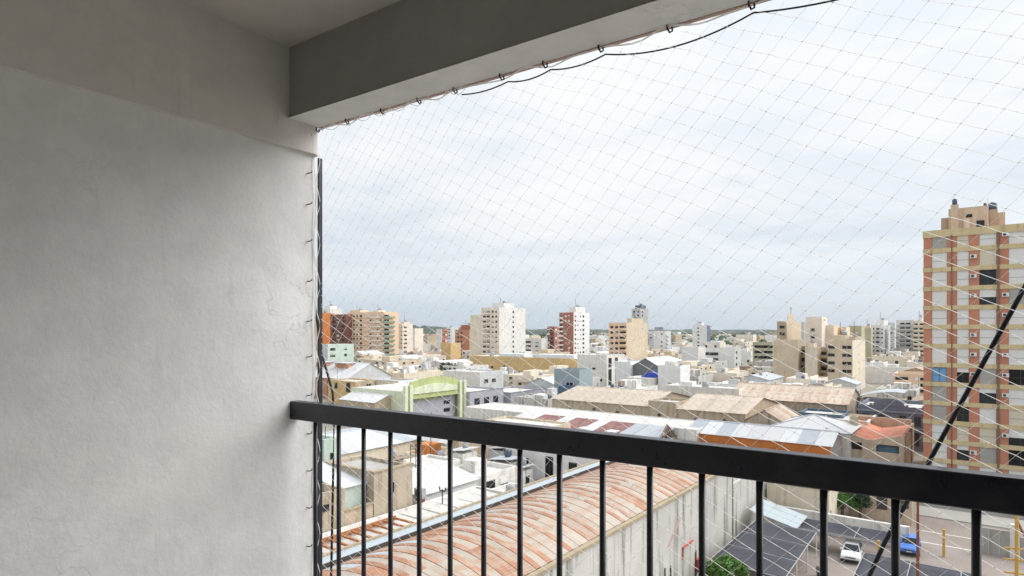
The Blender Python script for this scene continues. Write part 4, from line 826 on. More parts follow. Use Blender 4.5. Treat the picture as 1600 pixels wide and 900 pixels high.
# lime green front facing the cross street
lg = thing('lime_hall', 'lime green hall front with a wavy parapet, pale arched band and pillars', 'hall', (-108, 101, 0))
wave = lambda y: 10.6+.9*math.sin(max(0, min(1, (y-2.5)/15))*math.pi)
ys = [2+k*.8 for k in range(21)]
MB().prism([(0, 0), (1.5, 0), (1.5, 6.4), (18.8, 6.4), (18.8, 0), (20.5, 0), (20.5, 9.4), (18.8, 9.7)]+[(y, wave(y)) for y in ys[::-1]]+[(1.5, 9.7), (0, 9.4)], 'x', -.5, 0, 'lime_wall').box(-20, -.5, 0, .4, 0, 8.4, 'lime_pale').box(-20, -.5, 20.1, 20.5, 0, 8.4, 'lime_pale').build('wall', lg)
MB().prism([(2, 6.6)]+[(y, wave(y)-3.2) for y in ys]+[(18, 6.6)]+[(y, wave(y)-1.5) for y in ys[::-1]], 'x', .002, .25, 'lime_pale').build('arched_band', lg) if False else None
for k in range(20):
    a_, c_ = ys[k], ys[k+1]
    MB().prism([(a_, 7.6), (c_, 7.6), (c_, wave(c_)-1.8), (a_, wave(a_)-1.8)], 'x', .002, .3, 'lime_pale').build('arched_band', lg)
MB().box(-1.6, -1.2, 1.5, 18.8, 0, 8, 'lavender_wall').build('recessed_front', lg)
for y in (-.4, 1.2, 18.9, 20.6): MB().box(-.3, .45, y, y+.9, 0, 9.8, 'lime_pale').build('pillar', lg)
for y, z in ((14.5, 2.0), (14.5, 4.0)): MB().box(-1.19, -1.1, y, y+2.2, z, z+.9, 'glass_dark').build('window', lg)
MB().box(-1.19, -1.1, 4, 13, 5.6, 6.8, 'olive_wall').build('sign_board', lg)
MB().box(-19, -.6, .5, 20, 8.2, 8.4, 'membrane').build('roof', lg)
low('lavender_house', 'grey lavender house with three tall dark windows and a moulded cornice', -122, -106.5, 122.5, 137, 6.6, 'lavender_wall', 'membrane', cat='house', swins=[(3, 1.2, 2.1, 3.6, 'dark_open'), (7, 1.2, 2.1, 3.6, 'dark_open'), (11, 1.2, 2.1, 3.6, 'dark_open')], coping='slate_trim')
low('lavender_house', 'lower lavender house with small square windows right of the tall windows', -118, -105, 138.5, 156, 5.2, 'lavender_wall', 'roof_pale', cat='house', swins=[(5, 2, 1.3, 1.6, 'dark_open'), (9, 2, 1.3, 1.6, 'dark_open'), (13, 2, 1.3, 1.6, 'dark_open')], coping='slate_trim')
low('red_sign_house', 'pale grey house with three small red signs behind the lavender house', -142, -126, 150, 162, 9.6, 'white_wall', 'roof_pale', cat='house', side='pale_grey_wall', swins=[(3, 6, 2, 1.2, 'brown_open'), (7, 6, 2, 1.2, 'brown_open')])
shed('white_gable_hall', 'hall with a bright white gable roof and pale grey end wall', -114.5, -101.6, 158, 172, 6.0, 8.2, 'pale_grey_wall', 'white_sheet_y', 'v', 'pale_grey_wall', npan=7, cat='hall')
low('picture_house', 'pale house with a framed panel left of the blue strip', -100.5, -93.5, 150, 157, 6.2, 'pale_grey_wall', 'roof_pale', cat='house', swins=[(3.5, 2.6, 4.5, 2.4, 'brown_half')])
low('blue_strip_house', 'narrow bright blue wall beside the beige tiled shed', -92, -87, 143, 147, 7.6, 'teal_wall', 'roof_pale', cat='house', side='blue_tarp')
bx = low('metal_clad_box', 'windowless blue grey metal clad box with one white framed slot', -97, -88.6, 148.6, 156, 11.9, 'blue_sheet', 'roof_grey', cat='building', wins=[(5.2, 7.3, 2.6, 1.0, 'white_open')])
low('white_slab', 'tall white slab wall with a few tiny holes right of the metal clad box', -118.8, -106.5, 197.8, 212, 14.0, 'white_wall', 'membrane', wins=[(7, 8.6, 1.3, .7, 'dark_open'), (7, 5, 1.3, .7, 'dark_open'), (10, 4.4, .9, .9, 'dark_open')], swins=[(2.5, 9.5, 2.4, 3.4, 'dark_open'), (2.5, 3, 2.4, 5.8, 'dark_open'), (7.5, 9.5, 2.2, 3.4, 'dark_open'), (7.5, 3, 2.2, 5.8, 'dark_open')])
low('ochre_hall', 'long ochre yellow hall wall with white roofs behind it', -187, -129.5, 215.5, 232, 11.3, 'ochre_wall', 'membrane', cat='hall', wins=[(20, 6.5, 1.4, .8, 'dark_open'), (34, 5, 2, 1, 'brown_open'), (50, 6.4, 1.4, .8, 'dark_open'), (50, 3, 1.6, .8, 'dark_open'), (13, 6, 1.4, .8, 'dark_open')], stuff=[('box', 14, 28, 4, 12, 1.3, 'white_sheet'), ('box', 33, 54, 3, 12, 1.5, 'white_sheet'), ('tank', 8, 6, 1)], par=.2)
shed('slate_shed', 'dark grey metal shed with a white gable roof right of the white slab', -93.5, -84.7, 193, 206, 11.2, 13.6, 'slate_sheet', 'white_sheet', 'v', 'slate_sheet', npan=6)
low('white_annex', 'white blank annex between the white slab and the dark metal shed', -99.5, -93.8, 191, 200, 12.3, 'white_clean', 'white_sheet')
low('white_house', 'white gabled houses block right of the dark metal shed', -80.3, -73, 183, 191, 12.0, 'white_clean', 'membrane', cat='house', wins=[(4, 5, 1.2, 1.6, 'dark_half')], swins=[(3, 5, 1.6, 1.8, 'dark_open')], stuff=[('box', 1, 4, 3, 6, 1.6, 'white_wall'), ('tank', 6, 4, .6)])
tarp = thing('tarpaulin', 'bright blue tarpaulin draped on the white roofs', 'tarpaulin', (-83.2, 184, 7.8)); MB().prism([(-3.5, 0), (3.5, 0), (2.8, 1.3), (-.5, 1.7), (-3, .5)], 'y', 0, 4, 'blue_tarp').build('sheet', tarp)
low('tarp_house', 'white low house under the blue tarpaulin', -90, -81, 180, 190, 7.9, 'white_wall', 'membrane', cat='house', par=.1)

# ================================================================== parking yard
def carport(label, corners, nb, posts, mat='shade_cloth'):
    """corners: four (u, v, z); the cloth is stretched in nb bays with slight sag between tubes"""
    c = [Vector(p) for p in corners]; o0 = c[0].copy(); t = thing('carport', label, 'carport', (o0.x, o0.y, 0), 0, 'shade cloth carports')
    P = lambda a, e_: (c[0]*(1-a)*(1-e_)+c[1]*a*(1-e_)+c[2]*a*e_+c[3]*(1-a)*e_)-Vector((o0.x, o0.y, 0))
    for k in range(nb):
        vv, ff = [], []; n = 8
        for i in range(n+1):
            for j in range(n+1):
                p = P((k+.01+.98*i/n)/nb, j/n); p.z -= .34*math.sin(math.pi*i/n)*math.sin(math.pi*j/n)-noise.noise(Vector((p.x, p.y, k)))*.05; vv.append(tuple(p))
        for i in range(n):
            for j in range(n): ff.append((i*(n+1)+j, (i+1)*(n+1)+j, (i+1)*(n+1)+j+1, i*(n+1)+j+1))
        me = bpy.data.meshes.new('cloth_bay'); me.from_pydata(vv, [], ff); me.materials.append(M[mat])
        for p in me.polygons: p.use_smooth = True
        s_ = link('cloth_bay', me, t).modifiers.new('thick', 'SOLIDIFY'); s_.thickness = .02
    for k in range(nb+1): MB().tube([P(k/nb, 0)+Vector((0, 0, .0)), P(k/nb, 1)+Vector((0, 0, .0))], .045, 'tank_grey', 6).build('roof_tube', t)
    for e_ in (0, 1): MB().tube([P(0, e_)+Vector((0, 0, .0)), P(1, e_)+Vector((0, 0, .0))], .045, 'tank_grey', 6).build('roof_tube', t)
    for a, e_ in posts:
        p = P(a, e_); MB().tube([(p.x, p.y, .0), (p.x, p.y, p.z)], .06, 'frame_white', 6).build('post', t)
carport('row of dark shade cloth bays along the stained white wall', [(-18.6, 53.6, 2.9), (-18.6, 67.6, 2.9), (-12.9, 68.2, 2.5), (-12.6, 54.0, 2.5)], 3, [(0, 1), (.33, 1), (.67, 1), (1, 1), (0, 0), (1, 0)])
carport('dark shade cloth roof over the white car', [(-16.4, 70.4, 2.0), (-6.6, 70.6, 2.0), (-6.4, 73.8, 2.25), (-16.4, 73.6, 2.25)], 3, [(0, 0), (1, 0), (.33, 1), (0, 1), (1, 1)])
carport('dark shade cloth roof at the bottom edge right of the rusty pole', [(-8.2, 58, 2.4), (2.6, 58, 2.4), (2.6, 64.4, 2.55), (-8.2, 64.6, 2.55)], 3, [(0, 0), (1, 0), (0, 1), (1, 1), (.5, 1)])
low('yard_wall', 'low white yard wall behind the carports', -20.2, -5.6, 76.6, 77.1, 2.3, 'white_wall', 'white_wall', cat='wall', par=.1)
lt = thing('lean_to', 'small lean to with a pale translucent roof against the stained wall', 'shed', (-19.6, 69.2, 0))
MB().box(0, 4.4, 0, .2, 0, 2.2, 'white_wall').box(4.2, 4.4, .2, 5, 0, 2.2, 'cream_wall').build('wall', lt)
for k in range(3): MB().prism([(-.1, 3.5), (4.7, 2.35), (4.7, 2.3), (-.1, 3.45)], 'y', -.3+k*1.8, 1.45+k*1.8, 'translucent_sheet').build('roof_panel', lt)
low('yard_house', 'cream blank yard house behind the lean to', -20.2, -13.4, 78, 84, 4.6, 'cream_wall', 'roof_grey', cat='house', coping='coping')
rs = thing('stone_ruin', 'crumbling pale stone ruin with dark openings behind the yard wall', 'ruin', (-12.6, 86, 0))
MB().prism([(0, 0), (6.6, 0), (6.6, 3.2), (5.9, 3.9), (4.9, 3.5), (4.0, 4.2), (3.0, 3.8), (2.0, 3.3), (1.2, 3.6), (0, 2.6)], 'y', 0, .5, 'old_brick').box(6.1, 6.6, .5, 6, 0, 3.2, 'tan_old').box(0, .4, .5, 6, 0, 2.4, 'tan_old').build('wall', rs)
for x, z, w_, h_ in ((3.0, 1.4, 1.1, 1.9), (5.4, 1.9, .9, .9)): MB().box(x, x+w_, -.06, -.002, z, z+h_, 'frame_dark').build('opening', rs); MB().box(x, x+w_, -.1, -.061, z+h_*.5, z+h_*.5+.08, 'coping').build('bar', rs)
low('rubble_house', 'old tiled rubble house above the cream yard house', -22, -13.8, 88, 96, 4.2, 'tan_old', 'brown_tiles', cat='house', par=.2)
cw = thing('concrete_wall', 'grey concrete panel wall with a white end pillar at the right of the yard', 'wall', (.2, 80, 0))
for k in range(3): MB().box(k*.85, k*.85+.83, 0, .2, 0, 2.6, 'concrete').build('panel', cw)
MB().box(2.56, 3.3, -.3, .4, 0, 3.4, 'white_wall').build('pillar', cw); MB().tube([(3.1, -.4, 3.9), (3.5, -1.2, 3.0), (4.4, -2.6, 1.6)], .12, 'rust_paint', 6).build('pipe', cw)
for k in range(4): MB().box(3.32+k*2.1, 3.32+k*2.1+2.05, 0, .2, 0, 2.2, 'concrete').build('panel', cw)
yf = thing('yellow_frame', 'yellow steel mast with cross bars at the right edge of the yard', 'frame', (2.9, 71, 0))
MB().tube([(0, 0, 0), (0, 0, 7.0)], .14, 'yellow_paint', 8).build('mast', yf)
for z in (1.2, 2.4, 3.4): MB().tube([(-.9, 0, z), (1.8, .4, z+.1)], .08, 'yellow_paint', 6).build('cross_bar', yf)
tag(MB().tube([(-2.6, 76.2, 0), (-2.6, 76.2, 2.7)], .12, 'yellow_paint', 8).tube([(-2.6, 76.2, 2.7), (-2.6, 76.2, 2.76)], .16, 'yellow_paint', 8).build('bollard_post'), 'yellow post standing alone in the yard', 'post')
tag(MB().tube([(-7.6, 69.5, 0), (-7.6, 69.5, 2.4)], .1, 'yellow_paint', 8).tube([(-7.6, 69.5, 2.4), (-7.6, 69.5, 2.46)], .14, 'yellow_paint', 8).build('bollard_post'), 'short yellow post beside the white car', 'post')
tag(MB().tube([(-3.6, 57, 0), (-3.6, 57, 5), (-3.6, 57, 10.5)], [.13, .11, .08], 'rust_paint', 8).build('utility_pole'), 'thin rust red pole in front of the blue car', 'pole')
for k, v in enumerate((80, 84.5)): tag(MB().face([(-5, v, .012), (7, v, .012), (7, v+.25, .012), (-5, v+.25, .012)], 'line_white').build('painted_line'), ('nearer' if k == 0 else 'farther')+' white line painted across the yard ground', 'line', 'painted yard lines')
for v in (92.5, 94.3): MB()

def car(label, paintm, loc, rz, group='parked cars'):
    t = thing('parked_car', label, 'car', loc, rz, group)     # nose towards -Y
    b = MB(); Wd = .88
    prof = [(-2.1, .42), (-2.12, .66), (-2.0, .80), (-1.15, .93), (-.95, .96), (1.2, .98), (1.95, .95), (2.08, .75), (2.08, .42), (1.75, .28), (-1.8, .28)]
    def ring(y, z, inset=0): return [(-(Wd-inset), y, z), (Wd-inset, y, z)]
    # hull: profile swept across the width with rounded shoulders
    xs = [(-Wd, .10), (-Wd+.06, .03), (-Wd+.16, 0), (0, -.015), (Wd-.16, 0), (Wd-.06, .03), (Wd, .10)]
    vv, ff = [], []; n = len(prof)
    for x, dn in xs:
        for (y, z) in prof:
            zz = z-(dn if z > .6 else 0); yy = y*(1-dn*.35); vv.append((x, yy, zz))
    for i in range(len(xs)-1):
        for j in range(n): ff.append((i*n+j, i*n+(j+1) % n, (i+1)*n+(j+1) % n, (i+1)*n+j))
    ff += [tuple(range(n)), tuple(range((len(xs)-1)*n, len(xs)*n))]
    me = bpy.data.meshes.new('body'); me.from_pydata(vv, [], ff); me.materials.append(M[paintm]); bm = bmesh.new(); bm.from_mesh(me); bmesh.ops.recalc_face_normals(bm, faces=bm.faces); bm.to_mesh(me); bm.free()
    body = link('body', me, t)
    lo = [(-.78, -1.0, .93), (.78, -1.0, .93), (.80, 1.75, .95), (-.80, 1.75, .95)]; hi = [(-.60, -.30, 1.44), (.60, -.30, 1.44), (.62, 1.25, 1.47), (-.62, 1.25, 1.47)]
    MB().face(hi, paintm).face([(-.6, -.3, 1.40), (-.62, 1.25, 1.42), (.62, 1.25, 1.42), (.6, -.3, 1.40)], paintm).build('roof', t)
    def pane(nm, a, c, d_, e_, ins=.03): MB().face([a, c, d_, e_], 'glass_dark').build(nm, t)
    pane('windshield', lo[0], lo[1], hi[1], hi[0]); pane('rear_window', lo[2], lo[3], hi[3], hi[2]); pane('side_window', lo[1], lo[2], hi[2], hi[1]); pane('side_window', lo[3], lo[0], hi[0], hi[3])
    for a, c in zip(lo, hi): MB().tube([a, c], .035, paintm, 6).build('pillar', t)
    for x in (-.80, .80):
        for y in (-1.32, 1.32):
            w_ = MB().tube([(x-.11, y, .31), (x+.11, y, .31)], .31, 'black_rubber', 18).build('wheel', t)
            sgn = 1 if x > 0 else -1; MB().tube([(x+.105*sgn, y, .31), (x+.125*sgn, y, .31)], .19, 'chrome', 12).build('rim', w_)
    for x in (-.62, .62): MB().prism([(-2.10, .62), (-1.88, .80), (-1.80, .80), (-1.9, .62)], 'x', x-.18, x+.18, 'lamp_glass').build('headlight', t)
    MB().box(-.45, .45, -2.15, -2.09, .60, .70, 'frame_dark').build('grille', t); MB().box(-.70, .70, -2.14, -2.07, .34, .46, 'frame_dark').build('bumper_intake', t); MB().box(-.22, .22, -2.17, -2.151, .47, .57, 'frame_white').build('number_plate', t)
    for x in (-.93, .93): MB().box(x-.08, x+.08, -.85, -.70, .95, 1.08, paintm).build('mirror', t)
    for x in (-.65, .65): MB().box(x-.15, x+.15, 2.03, 2.10, .66, .84, 'red_paint').build('tail_light', t)
    return t
car('white car parked half under the shade cloth roof', 'car_white', (-10.0, 70.3, .005), R(4))
car('blue car parked beside the slanting black pole', 'car_blue', (-5.5, 76.2, .005), R(2))
def motorbike(label, loc, rz, pm):
    t = thing('motorcycle', label, 'motorcycle', loc, rz, 'motorcycles by the carport')
    for y in (-.62, .62):
        w_ = MB().tube([(-.05, y, .3), (.05, y, .3)], .3, 'black_rubber', 16).build('wheel', t); MB().tube([(-.06, y, .3), (.06, y, .3)], .16, 'chrome', 10).build('rim', w_)
    MB().prism([(-.45, .45), (.35, .42), (.55, .78), (.1, .80), (-.3, .92), (-.5, .8)], 'x', -.14, .14, pm).build('body', t); MB().prism([(-.15, .82), (.75, .80), (.80, .90), (-.1, .92)], 'x', -.13, .13, 'black_rubber').build('seat', t)
    MB().tube([(0, -.62, .3), (0, -.45, 1.0)], .04, 'chrome', 6).build('fork', t); MB().tube([(-.33, -.38, 1.05), (0, -.45, 1.0), (.33, -.38, 1.05)], .02, 'frame_dark', 6).build('handlebar', t)
motorbike('black motorcycle standing at the carport corner', (-11.9, 57.2, 0), R(35), 'black_paint'); motorbike('red motorcycle at the end of the carport row', (-12.3, 55.2, 0), R(50), 'red_paint'); motorbike('second black motorcycle deeper under the carport row', (-11.6, 62.4, 0), R(20), 'black_paint')

# ================================================================== trees
def leafy(name, label, loc, rad, h, n, leaf, lm, seed, trunk=True, cat='tree', group=None):
    r = random.Random(seed); t = thing(name, label, cat, loc, 0, group); cz = h-rad[2]
    cl = []
    for _ in range(26):
        a, e_ = r.uniform(0, 6.28), r.uniform(-.5, 1.4); q = r.uniform(.45, .85)
        cl.append((Vector((math.cos(a)*math.cos(e_)*rad[0]*q, math.sin(a)*math.cos(e_)*rad[1]*q, cz+math.sin(e_)*rad[2]*q)), r.uniform(.25, .5)))
    vv, ff = [], []
    for _ in range(n):
        c, s_ = r.choice(cl); d_ = Vector((r.gauss(0, 1), r.gauss(0, 1), r.gauss(0, 1))).normalized()*s_*min(rad)*r.uniform(.5, 1.0); p = c+d_
        a = Vector((r.gauss(0, 1), r.gauss(0, 1), r.gauss(0, .6))).normalized()*leaf; e_ = a.cross(Vector((r.gauss(0, 1), r.gauss(0, 1), r.gauss(0, 1)))).normalized()*leaf*.5; k = len(vv)
        vv += [tuple(p-a), tuple(p+e_), tuple(p+a), tuple(p-e_)]; ff.append((k, k+1, k+2, k+3))
    me = bpy.data.meshes.new('crown'); me.from_pydata(vv, [], ff); me.materials.append(M[lm]); link('crown', me, t)
    b = MB(); b.tube([(0, 0, 0), (.05, .03, cz*.6), (.1, 0, cz)], [.14*rad[0], .10*rad[0], .06*rad[0]], 'bark', 8)
    for k in range(5):
        a = k*1.3; b.tube([(.05, .03, cz*.55), (math.cos(a)*rad[0]*.5, math.sin(a)*rad[1]*.5, cz+rad[2]*.3)], [.06*rad[0], .02*rad[0]], 'bark', 5)
    b.build('trunk', t); return t
leafy('tree', 'bright green leafy tree against the stained white wall', (-16.3, 50.2, 0), (1.9, 1.8, 1.6), 4.6, 6000, .13, 'leaf', 1)
leafy('shrub', 'overgrown dark shrub above the yard wall', (-14.2, 85.5, 0), (2.6, 1.6, 2.0), 4.4, 4000, .14, 'leaf_dark', 2, cat='shrub', group='yard shrubs')
leafy('shrub', 'smaller dark shrub left of the stone ruin', (-16.6, 85.0, 0), (1.8, 1.3, 1.4), 3.2, 2500, .13, 'leaf_dark', 3, cat='shrub', group='yard shrubs')
leafy('shrub', 'tall ragged shrub in front of the stone ruin doorway', (-11.2, 84.6, 0), (1.5, 1.0, 1.5), 3.7, 2200, .13, 'leaf_dark', 5, cat='shrub', group='yard shrubs')
leafy('shrub', 'bushy green shrub left of the tall ragged one', (-13.0, 83.8, 0), (1.6, 1.1, 1.3), 3.3, 2200, .13, 'leaf', 6, cat='shrub', group='yard shrubs')
leafy('shrub', 'low green shrub hanging over the yard wall', (-14.6, 78.6, 0), (1.2, .9, 1.0), 2.9, 1800, .10, 'leaf_dark', 4, cat='shrub', group='yard shrubs')

leafy('tree', 'dark round tree among the old roofs left of the ochre hall', (-179.7, 192.6, 0), (5, 5, 4), 9.5, 5000, .3, 'leaf_dark', 8)
# ================================================================== the rest of the low town
occ = []
for o in list(col.objects):
    if o.parent is None and o.type == 'EMPTY':
        ws = [c for c in o.children if c.name.split('.')[0] == 'wall']
        for c in ws:
            xs = [v.co.x for v in c.data.vertices]; ysv = [v.co.y for v in c.data.vertices]
            occ.append((o.location.x+min(xs)-1.5, o.location.x+max(xs)+1.5, o.location.y+min(ysv)-1.5, o.location.y+max(ysv)+1.5))
occ.append((-20, 125, 30, 114))
S_, C_ = math.sin(R(37.06)), math.cos(R(37.06))
def free(u0, u1, v0, v1): return not any(u0 < q[1] and u1 > q[0] and v0 < q[3] and v1 > q[2] for q in occ)
hr = random.Random(21)
def house_mesh(kind, wall, roof, w, d, h):
    b = MB(); r = hr
    if kind == 'flat':
        shell(b, w, d, h, wall, wall); b.box(.25, w-.25, .25, d-.25, h-.7, h-.5, roof)
        x = r.uniform(.3, .7)*w; b.box(x, x+.2, .26, d-.26, h-.5, h+r.uniform(-.1, .8), wall)
        for _ in range(r.randint(2, 6)):
            x, y = r.uniform(.05, .6)*w, r.uniform(.1, .6)*d; b.box(x, x+w*r.uniform(.08, .28), y, y+d*r.uniform(.08, .3), h-.49, h+r.uniform(.4, 2.3), r.choice([wall, 'concrete', 'white_wall', 'tan_old', 'brown_sheet', 'white_clean', 'pale_grey_wall']))
        for _ in range(r.randint(1, 4)): x, y = r.uniform(.1, .9)*w, r.uniform(.1, .9)*d; b.tube([(x, y, h-.5), (x, y, h+.6), (x, y, h+.8)], [.5, .5, .25], r.choice(['tank_grey', 'white_wall', 'tank_blue']), 8)
        if r.random() < .6: x, y = r.uniform(.1, .9)*w, r.uniform(.1, .9)*d; b.tube([(x, y, h-.5), (x, y, h+3.2)], .06, 'frame_dark', 4)
    else:
        rv = h+w*.14; b.box(0, w, 0, d, 0, h, wall, 't')
        for y in (0, d): b.face([(0, y, h), (w, y, h), (w/2, y, rv)], wall)
        b.prism([(-.3, h-.05), (w/2, rv+.05), (w/2, rv-.05), (-.3, h-.15)], 'y', -.3, d+.3, roof); b.prism([(w+.3, h-.05), (w/2+.002, rv+.05), (w/2+.002, rv-.05), (w+.3, h-.15)], 'y', -.3, d+.3, roof)
        if r.random() < .7: b.box(w, w+3, d*.1, d*.6, 0, h*.6, r.choice(['white_wall', 'tan_old', 'concrete'])); b.box(w*.6, w*.6+.7, d*.3, d*.3+.7, h, rv+.8, 'tan_old')
    n = int(w/2.8)
    for k in range(n):
        if r.random() < .7: x = (k+.5)*w/n; z = h*r.choice([.15, .5]); b.box(x-.55, x+.55, -.06, -.002, z, z+1.5, r.choice(['glass_dark', 'glass_dark', 'frame_brown', 'shutter_grey']))
    n = int(d/3)
    for k in range(n):
        if r.random() < .6: y = (k+.5)*d/n; z = h*r.choice([.15, .5]); b.box(w+.002, w+.06, y-.55, y+.55, z, z+1.4, r.choice(['glass_dark', 'glass_dark', 'frame_brown', 'shutter_grey']))
    return b.mesh('low_house')
VAR = []
for kind, wall, roof, desc in (('flat', 'white_wall', 'membrane', 'small white flat roofed house'), ('flat', 'cream_wall', 'roof_pale', 'small cream house'), ('gable', 'white_wall', 'white_sheet_y', 'white house with white gable roof'),
                              ('flat', 'white_clean', 'roof_grey', 'white house with grey roof'), ('gable', 'tan_old', 'brown_sheet', 'tan shed with brown gable roof'), ('flat', 'white_clean', 'membrane', 'clean bright white house'),
                              ('gable', 'pale_grey_wall', 'zinc_sheet_y', 'pale shed with zinc roof'), ('flat', 'stained_white', 'roof_grey', 'weathered grimy house'), ('flat', 'peach_pale', 'roof_pale', 'pale peach house'), ('gable', 'cream_wall', 'white_sheet_y', 'cream hall with white gable roof'), ('flat', 'old_brick', 'membrane', 'old brick house with pale roof'), ('flat', 'pale_grey_wall', 'roof_grey', 'pale grey house')):
    for q in range(3):
        w, d, h = hr.uniform(8, 14), hr.uniform(8, 16), hr.uniform(4.5, 8); VAR.append((house_mesh(kind, wall, roof, w, d, h), w, d, desc))
for wall, desc in (('white_wall', 'white mid rise block'), ('cream_wall', 'cream mid rise block'), ('beige_wall', 'beige mid rise block'), ('peach_pale', 'peach mid rise block'), ('pale_grey_wall', 'grey mid rise block')):
    for q in range(2):
        w, d, h = hr.uniform(9, 14), hr.uniform(10, 16), hr.choice([9.2, 12.1, 15]); b = MB(); shell(b, w, d, h, wall, wall); b.box(.25, w-.25, .25, d-.25, h-1.0, h-.7, 'roof_pale'); b.box(w*.3, w*.6, d*.3, d*.7, h-.7, h+2.2, wall); b.tube([(w*.75, d*.5, h-.7), (w*.75, d*.5, h+1.0), (w*.75, d*.5, h+1.2)], [.7, .7, .3], 'tank_grey', 8)
        nc = int(w/2.6)
        for f_ in range(int(h/2.9)):
            z = .9+f_*2.9; b.box(-.05, w+.05, -.05, -.003, z-1.0, z-.85, 'concrete')
            for k in range(nc):
                x = (k+.5)*w/nc; b.box(x-.6, x+.6, -.06, -.002, z, z+1.3, hr.choice(['glass_dark', 'glass_dark', 'glass_dark', 'shutter_white', 'shutter_grey'])); b.box(x-.7, x+.7, -.16, -.061, z-.1, z, 'concrete')
            if q == 0: b.box(w*.55, w*.95, -1.1, -.061, z-.95, z-.8, wall); b.box(w*.55, w*.95, -1.1, -1.0, z-.8, z+.05, wall)
            for k in range(int(d/4)):
                y = (k+.5)*4; b.box(w+.002, w+.06, y-.5, y+.5, z, z+1.2, hr.choice(['glass_dark', 'glass_dark', 'shutter_white']))
        VAR.append((b.mesh('low_house'), w, d, desc))
LM = []                                            # landmarks that the houses' labels refer to
def bearing(u, v): return math.atan2(u, v)
for key, lm_ in (('green balconies down', 'peach tower with green balconies'), ('pale cream tower', 'pale cream tower'), ('terracotta brick block', 'terracotta brick block'), ('mottled white', 'mottled white tower'), ('red brick tower with a white', 'red brick tower with penthouse'),
                 ('shadowed balcony recesses', 'peach block with blank side'), ('standing alone', 'lone far white tower'), ('ribbon windows', 'white ribbon window block'), ('blank beige slab, lower', 'blank beige slab'), ('paired windows', 'beige flats with paired windows'), ('staggered balconies', 'white tower with masts'), ('dark red edge', 'tower with dark red edge')):
    o = [x for x in col.objects if key in x.get('label', '')][0]; LM.append((bearing(o.location.x, o.location.y), lm_))
def ROOFLINE(d):                                   # the town stays lower than the sight line to the tower feet
    for (d0, z0), (d1, z1) in zip(RL, RL[1:]):
        if d <= d1: return z0+(z1-z0)*max(0, (d-d0))/(d1-d0)
    return RL[-1][1]
RL = [(130, 9.5), (180, 8.6), (220, 8.8), (300, 10.4), (400, 11.8), (700, 13.5)]
placed = []; cnt = 0; Dd = 130.0
while Dd < 700 and cnt < 295:
    wid = 11.5+Dd*.016; step = wid*1.02; x = -Dd*.36
    while x < Dd*.70 and cnt < 295:
        xx = x+hr.uniform(-2, 2); dd = Dd+hr.uniform(-4, 4)
        u, v = -S_*dd+C_*xx, C_*dd+S_*xx
        me, w, d, desc = hr.choice(VAR); s_ = wid/12.5*hr.uniform(.75, 1.1)
        if free(u, u+w*s_, v, v+d*s_) and v > 118:
            hs = hr.uniform(.7, 1.2)*min(s_, 1.15); ht = max(q_.co.z for q_ in me.vertices); lim = ROOFLINE(dd)
            if ht*hs > lim: hs = lim/ht
            if hs < .55: x += step*.5; continue
            o = link('low_house', me, None, (u, v, 0)); o.scale = (s_, s_, hs); placed.append((math.hypot(u, v), o, desc, min(LM, key=lambda q: abs(q[0]-bearing(u, v)))[1])); occ.append((u, u+w*s_, v, v+d*s_)); cnt += 1
        x += step
    Dd *= 1.06
seen = {}
ORD = ['nearest', 'second', 'third', 'fourth', 'fifth', 'sixth', 'seventh', 'eighth', 'ninth', 'tenth', 'eleventh', 'twelfth']
for dist, o, desc, lm_ in sorted(placed, key=lambda q: q[0]):
    k = seen.get((desc, lm_), 0); seen[(desc, lm_)] = k+1
    tag(o, '%s below the %s, %s' % (desc, lm_, 'nearest' if k == 0 else ORD[min(k, 11)]+' nearest'), 'house', 'low houses of the town')
far = MB(); wm = ['white_wall', 'white_clean', 'cream_wall', 'beige_wall', 'peach_pale', 'pale_grey_wall', 'tan_wall', 'terracotta_brick']
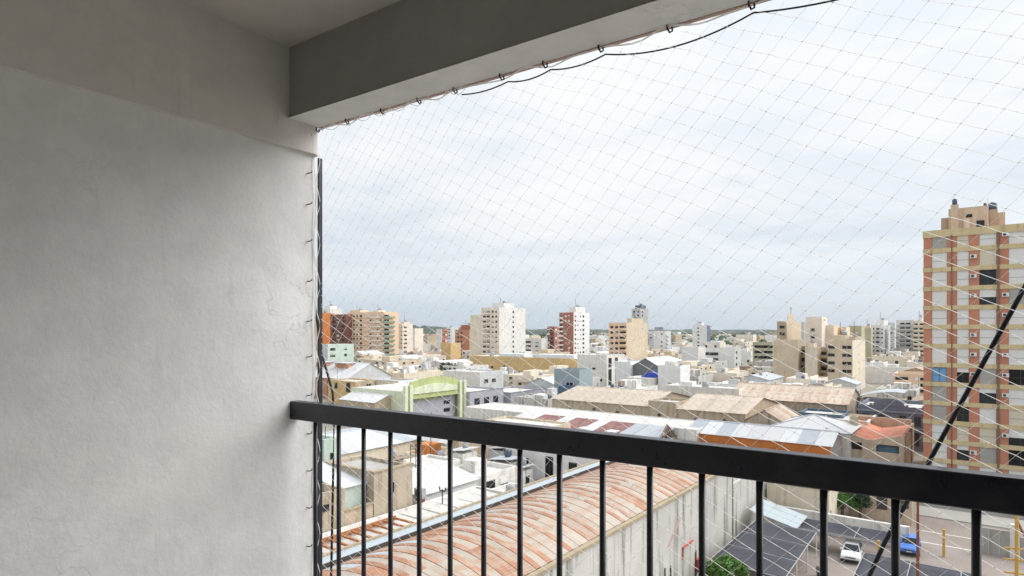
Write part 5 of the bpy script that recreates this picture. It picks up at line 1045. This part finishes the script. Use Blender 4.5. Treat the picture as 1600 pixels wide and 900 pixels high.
for k in range(4200):
    dd = 560*(5.5**hr.random()); xx = dd*hr.uniform(-.40, .72); u, v = -S_*dd+C_*xx, C_*dd+S_*xx
    if not free(u-8, u+26, v-8, v+26): continue
    s_ = 1+dd/1600; w, d, h = hr.uniform(7, 16)*s_, hr.uniform(7, 16)*s_, hr.uniform(4, 8)*(1 if hr.random() < .95 else 2.2); z0 = 0
    far.box(u, u+w, v, v+d, z0, h, hr.choice(wm), 'b'); far.box(u+.3, u+w-.3, v+.3, v+d-.3, h, h+.4, hr.choice(['membrane', 'roof_pale', 'white_sheet', 'roof_grey']), 'b')
tag(far.build('distant_town'), 'sea of tiny pale houses spreading to the wooded hills', 'town', kind='stuff')
ft_v, ft_f = [], []
for k in range(1500):
    dd = 620*(4.6**hr.random()); xx = dd*hr.uniform(-.40, .72); u, v = -S_*dd+C_*xx, C_*dd+S_*xx
    if not free(u-3, u+3, v-3, v+3): continue
    s_ = hr.uniform(2.2, 4.5)*(1+dd/2500); zc = s_*.9+1.0; n0 = len(ft_v)
    for a in range(5):
        for e_ in range(4):
            ang, el = a*1.2566+e_*.5, -1.2+e_*.8; q = s_*hr.uniform(.7, 1.15); ft_v.append((u+math.cos(ang)*math.cos(el)*q, v+math.sin(ang)*math.cos(el)*q, max(.1, zc+math.sin(el)*q)))
    for a in range(5):
        for e_ in range(3): i, j = n0+a*4+e_, n0+((a+1) % 5)*4+e_; ft_f.append((i, j, j+1, i+1))
    ft_f.append(tuple(n0+a*4+3 for a in range(5)))
me = bpy.data.meshes.new('distant_trees'); me.from_pydata(ft_v, [], ft_f); me.materials.append(M['leaf_dark']); tag(link('distant_trees', me), 'dark treetops scattered through the far town', 'trees', kind='stuff')

# ================================================================== the air
hz = MB().box(-6600, 6600, -6600, 6600, -6, 105, 'earth').mesh('haze'); hz.materials.clear()
hm_ = bpy.data.materials.new('haze'); hm_.use_nodes = True; hm_.node_tree.nodes.clear()
pv = hm_.node_tree.nodes.new('ShaderNodeVolumePrincipled'); pv.inputs['Color'].default_value = (0.80, 0.88, 0.96, 1); pv.inputs['Density'].default_value = 0.00003; pv.inputs['Anisotropy'].default_value = 0.2
hm_.node_tree.links.new(pv.outputs[0], hm_.node_tree.nodes.new('ShaderNodeOutputMaterial').inputs['Volume'])
hz.materials.append(hm_); tag(link('haze', hz), 'thin pale haze over the town', 'haze', kind='stuff')
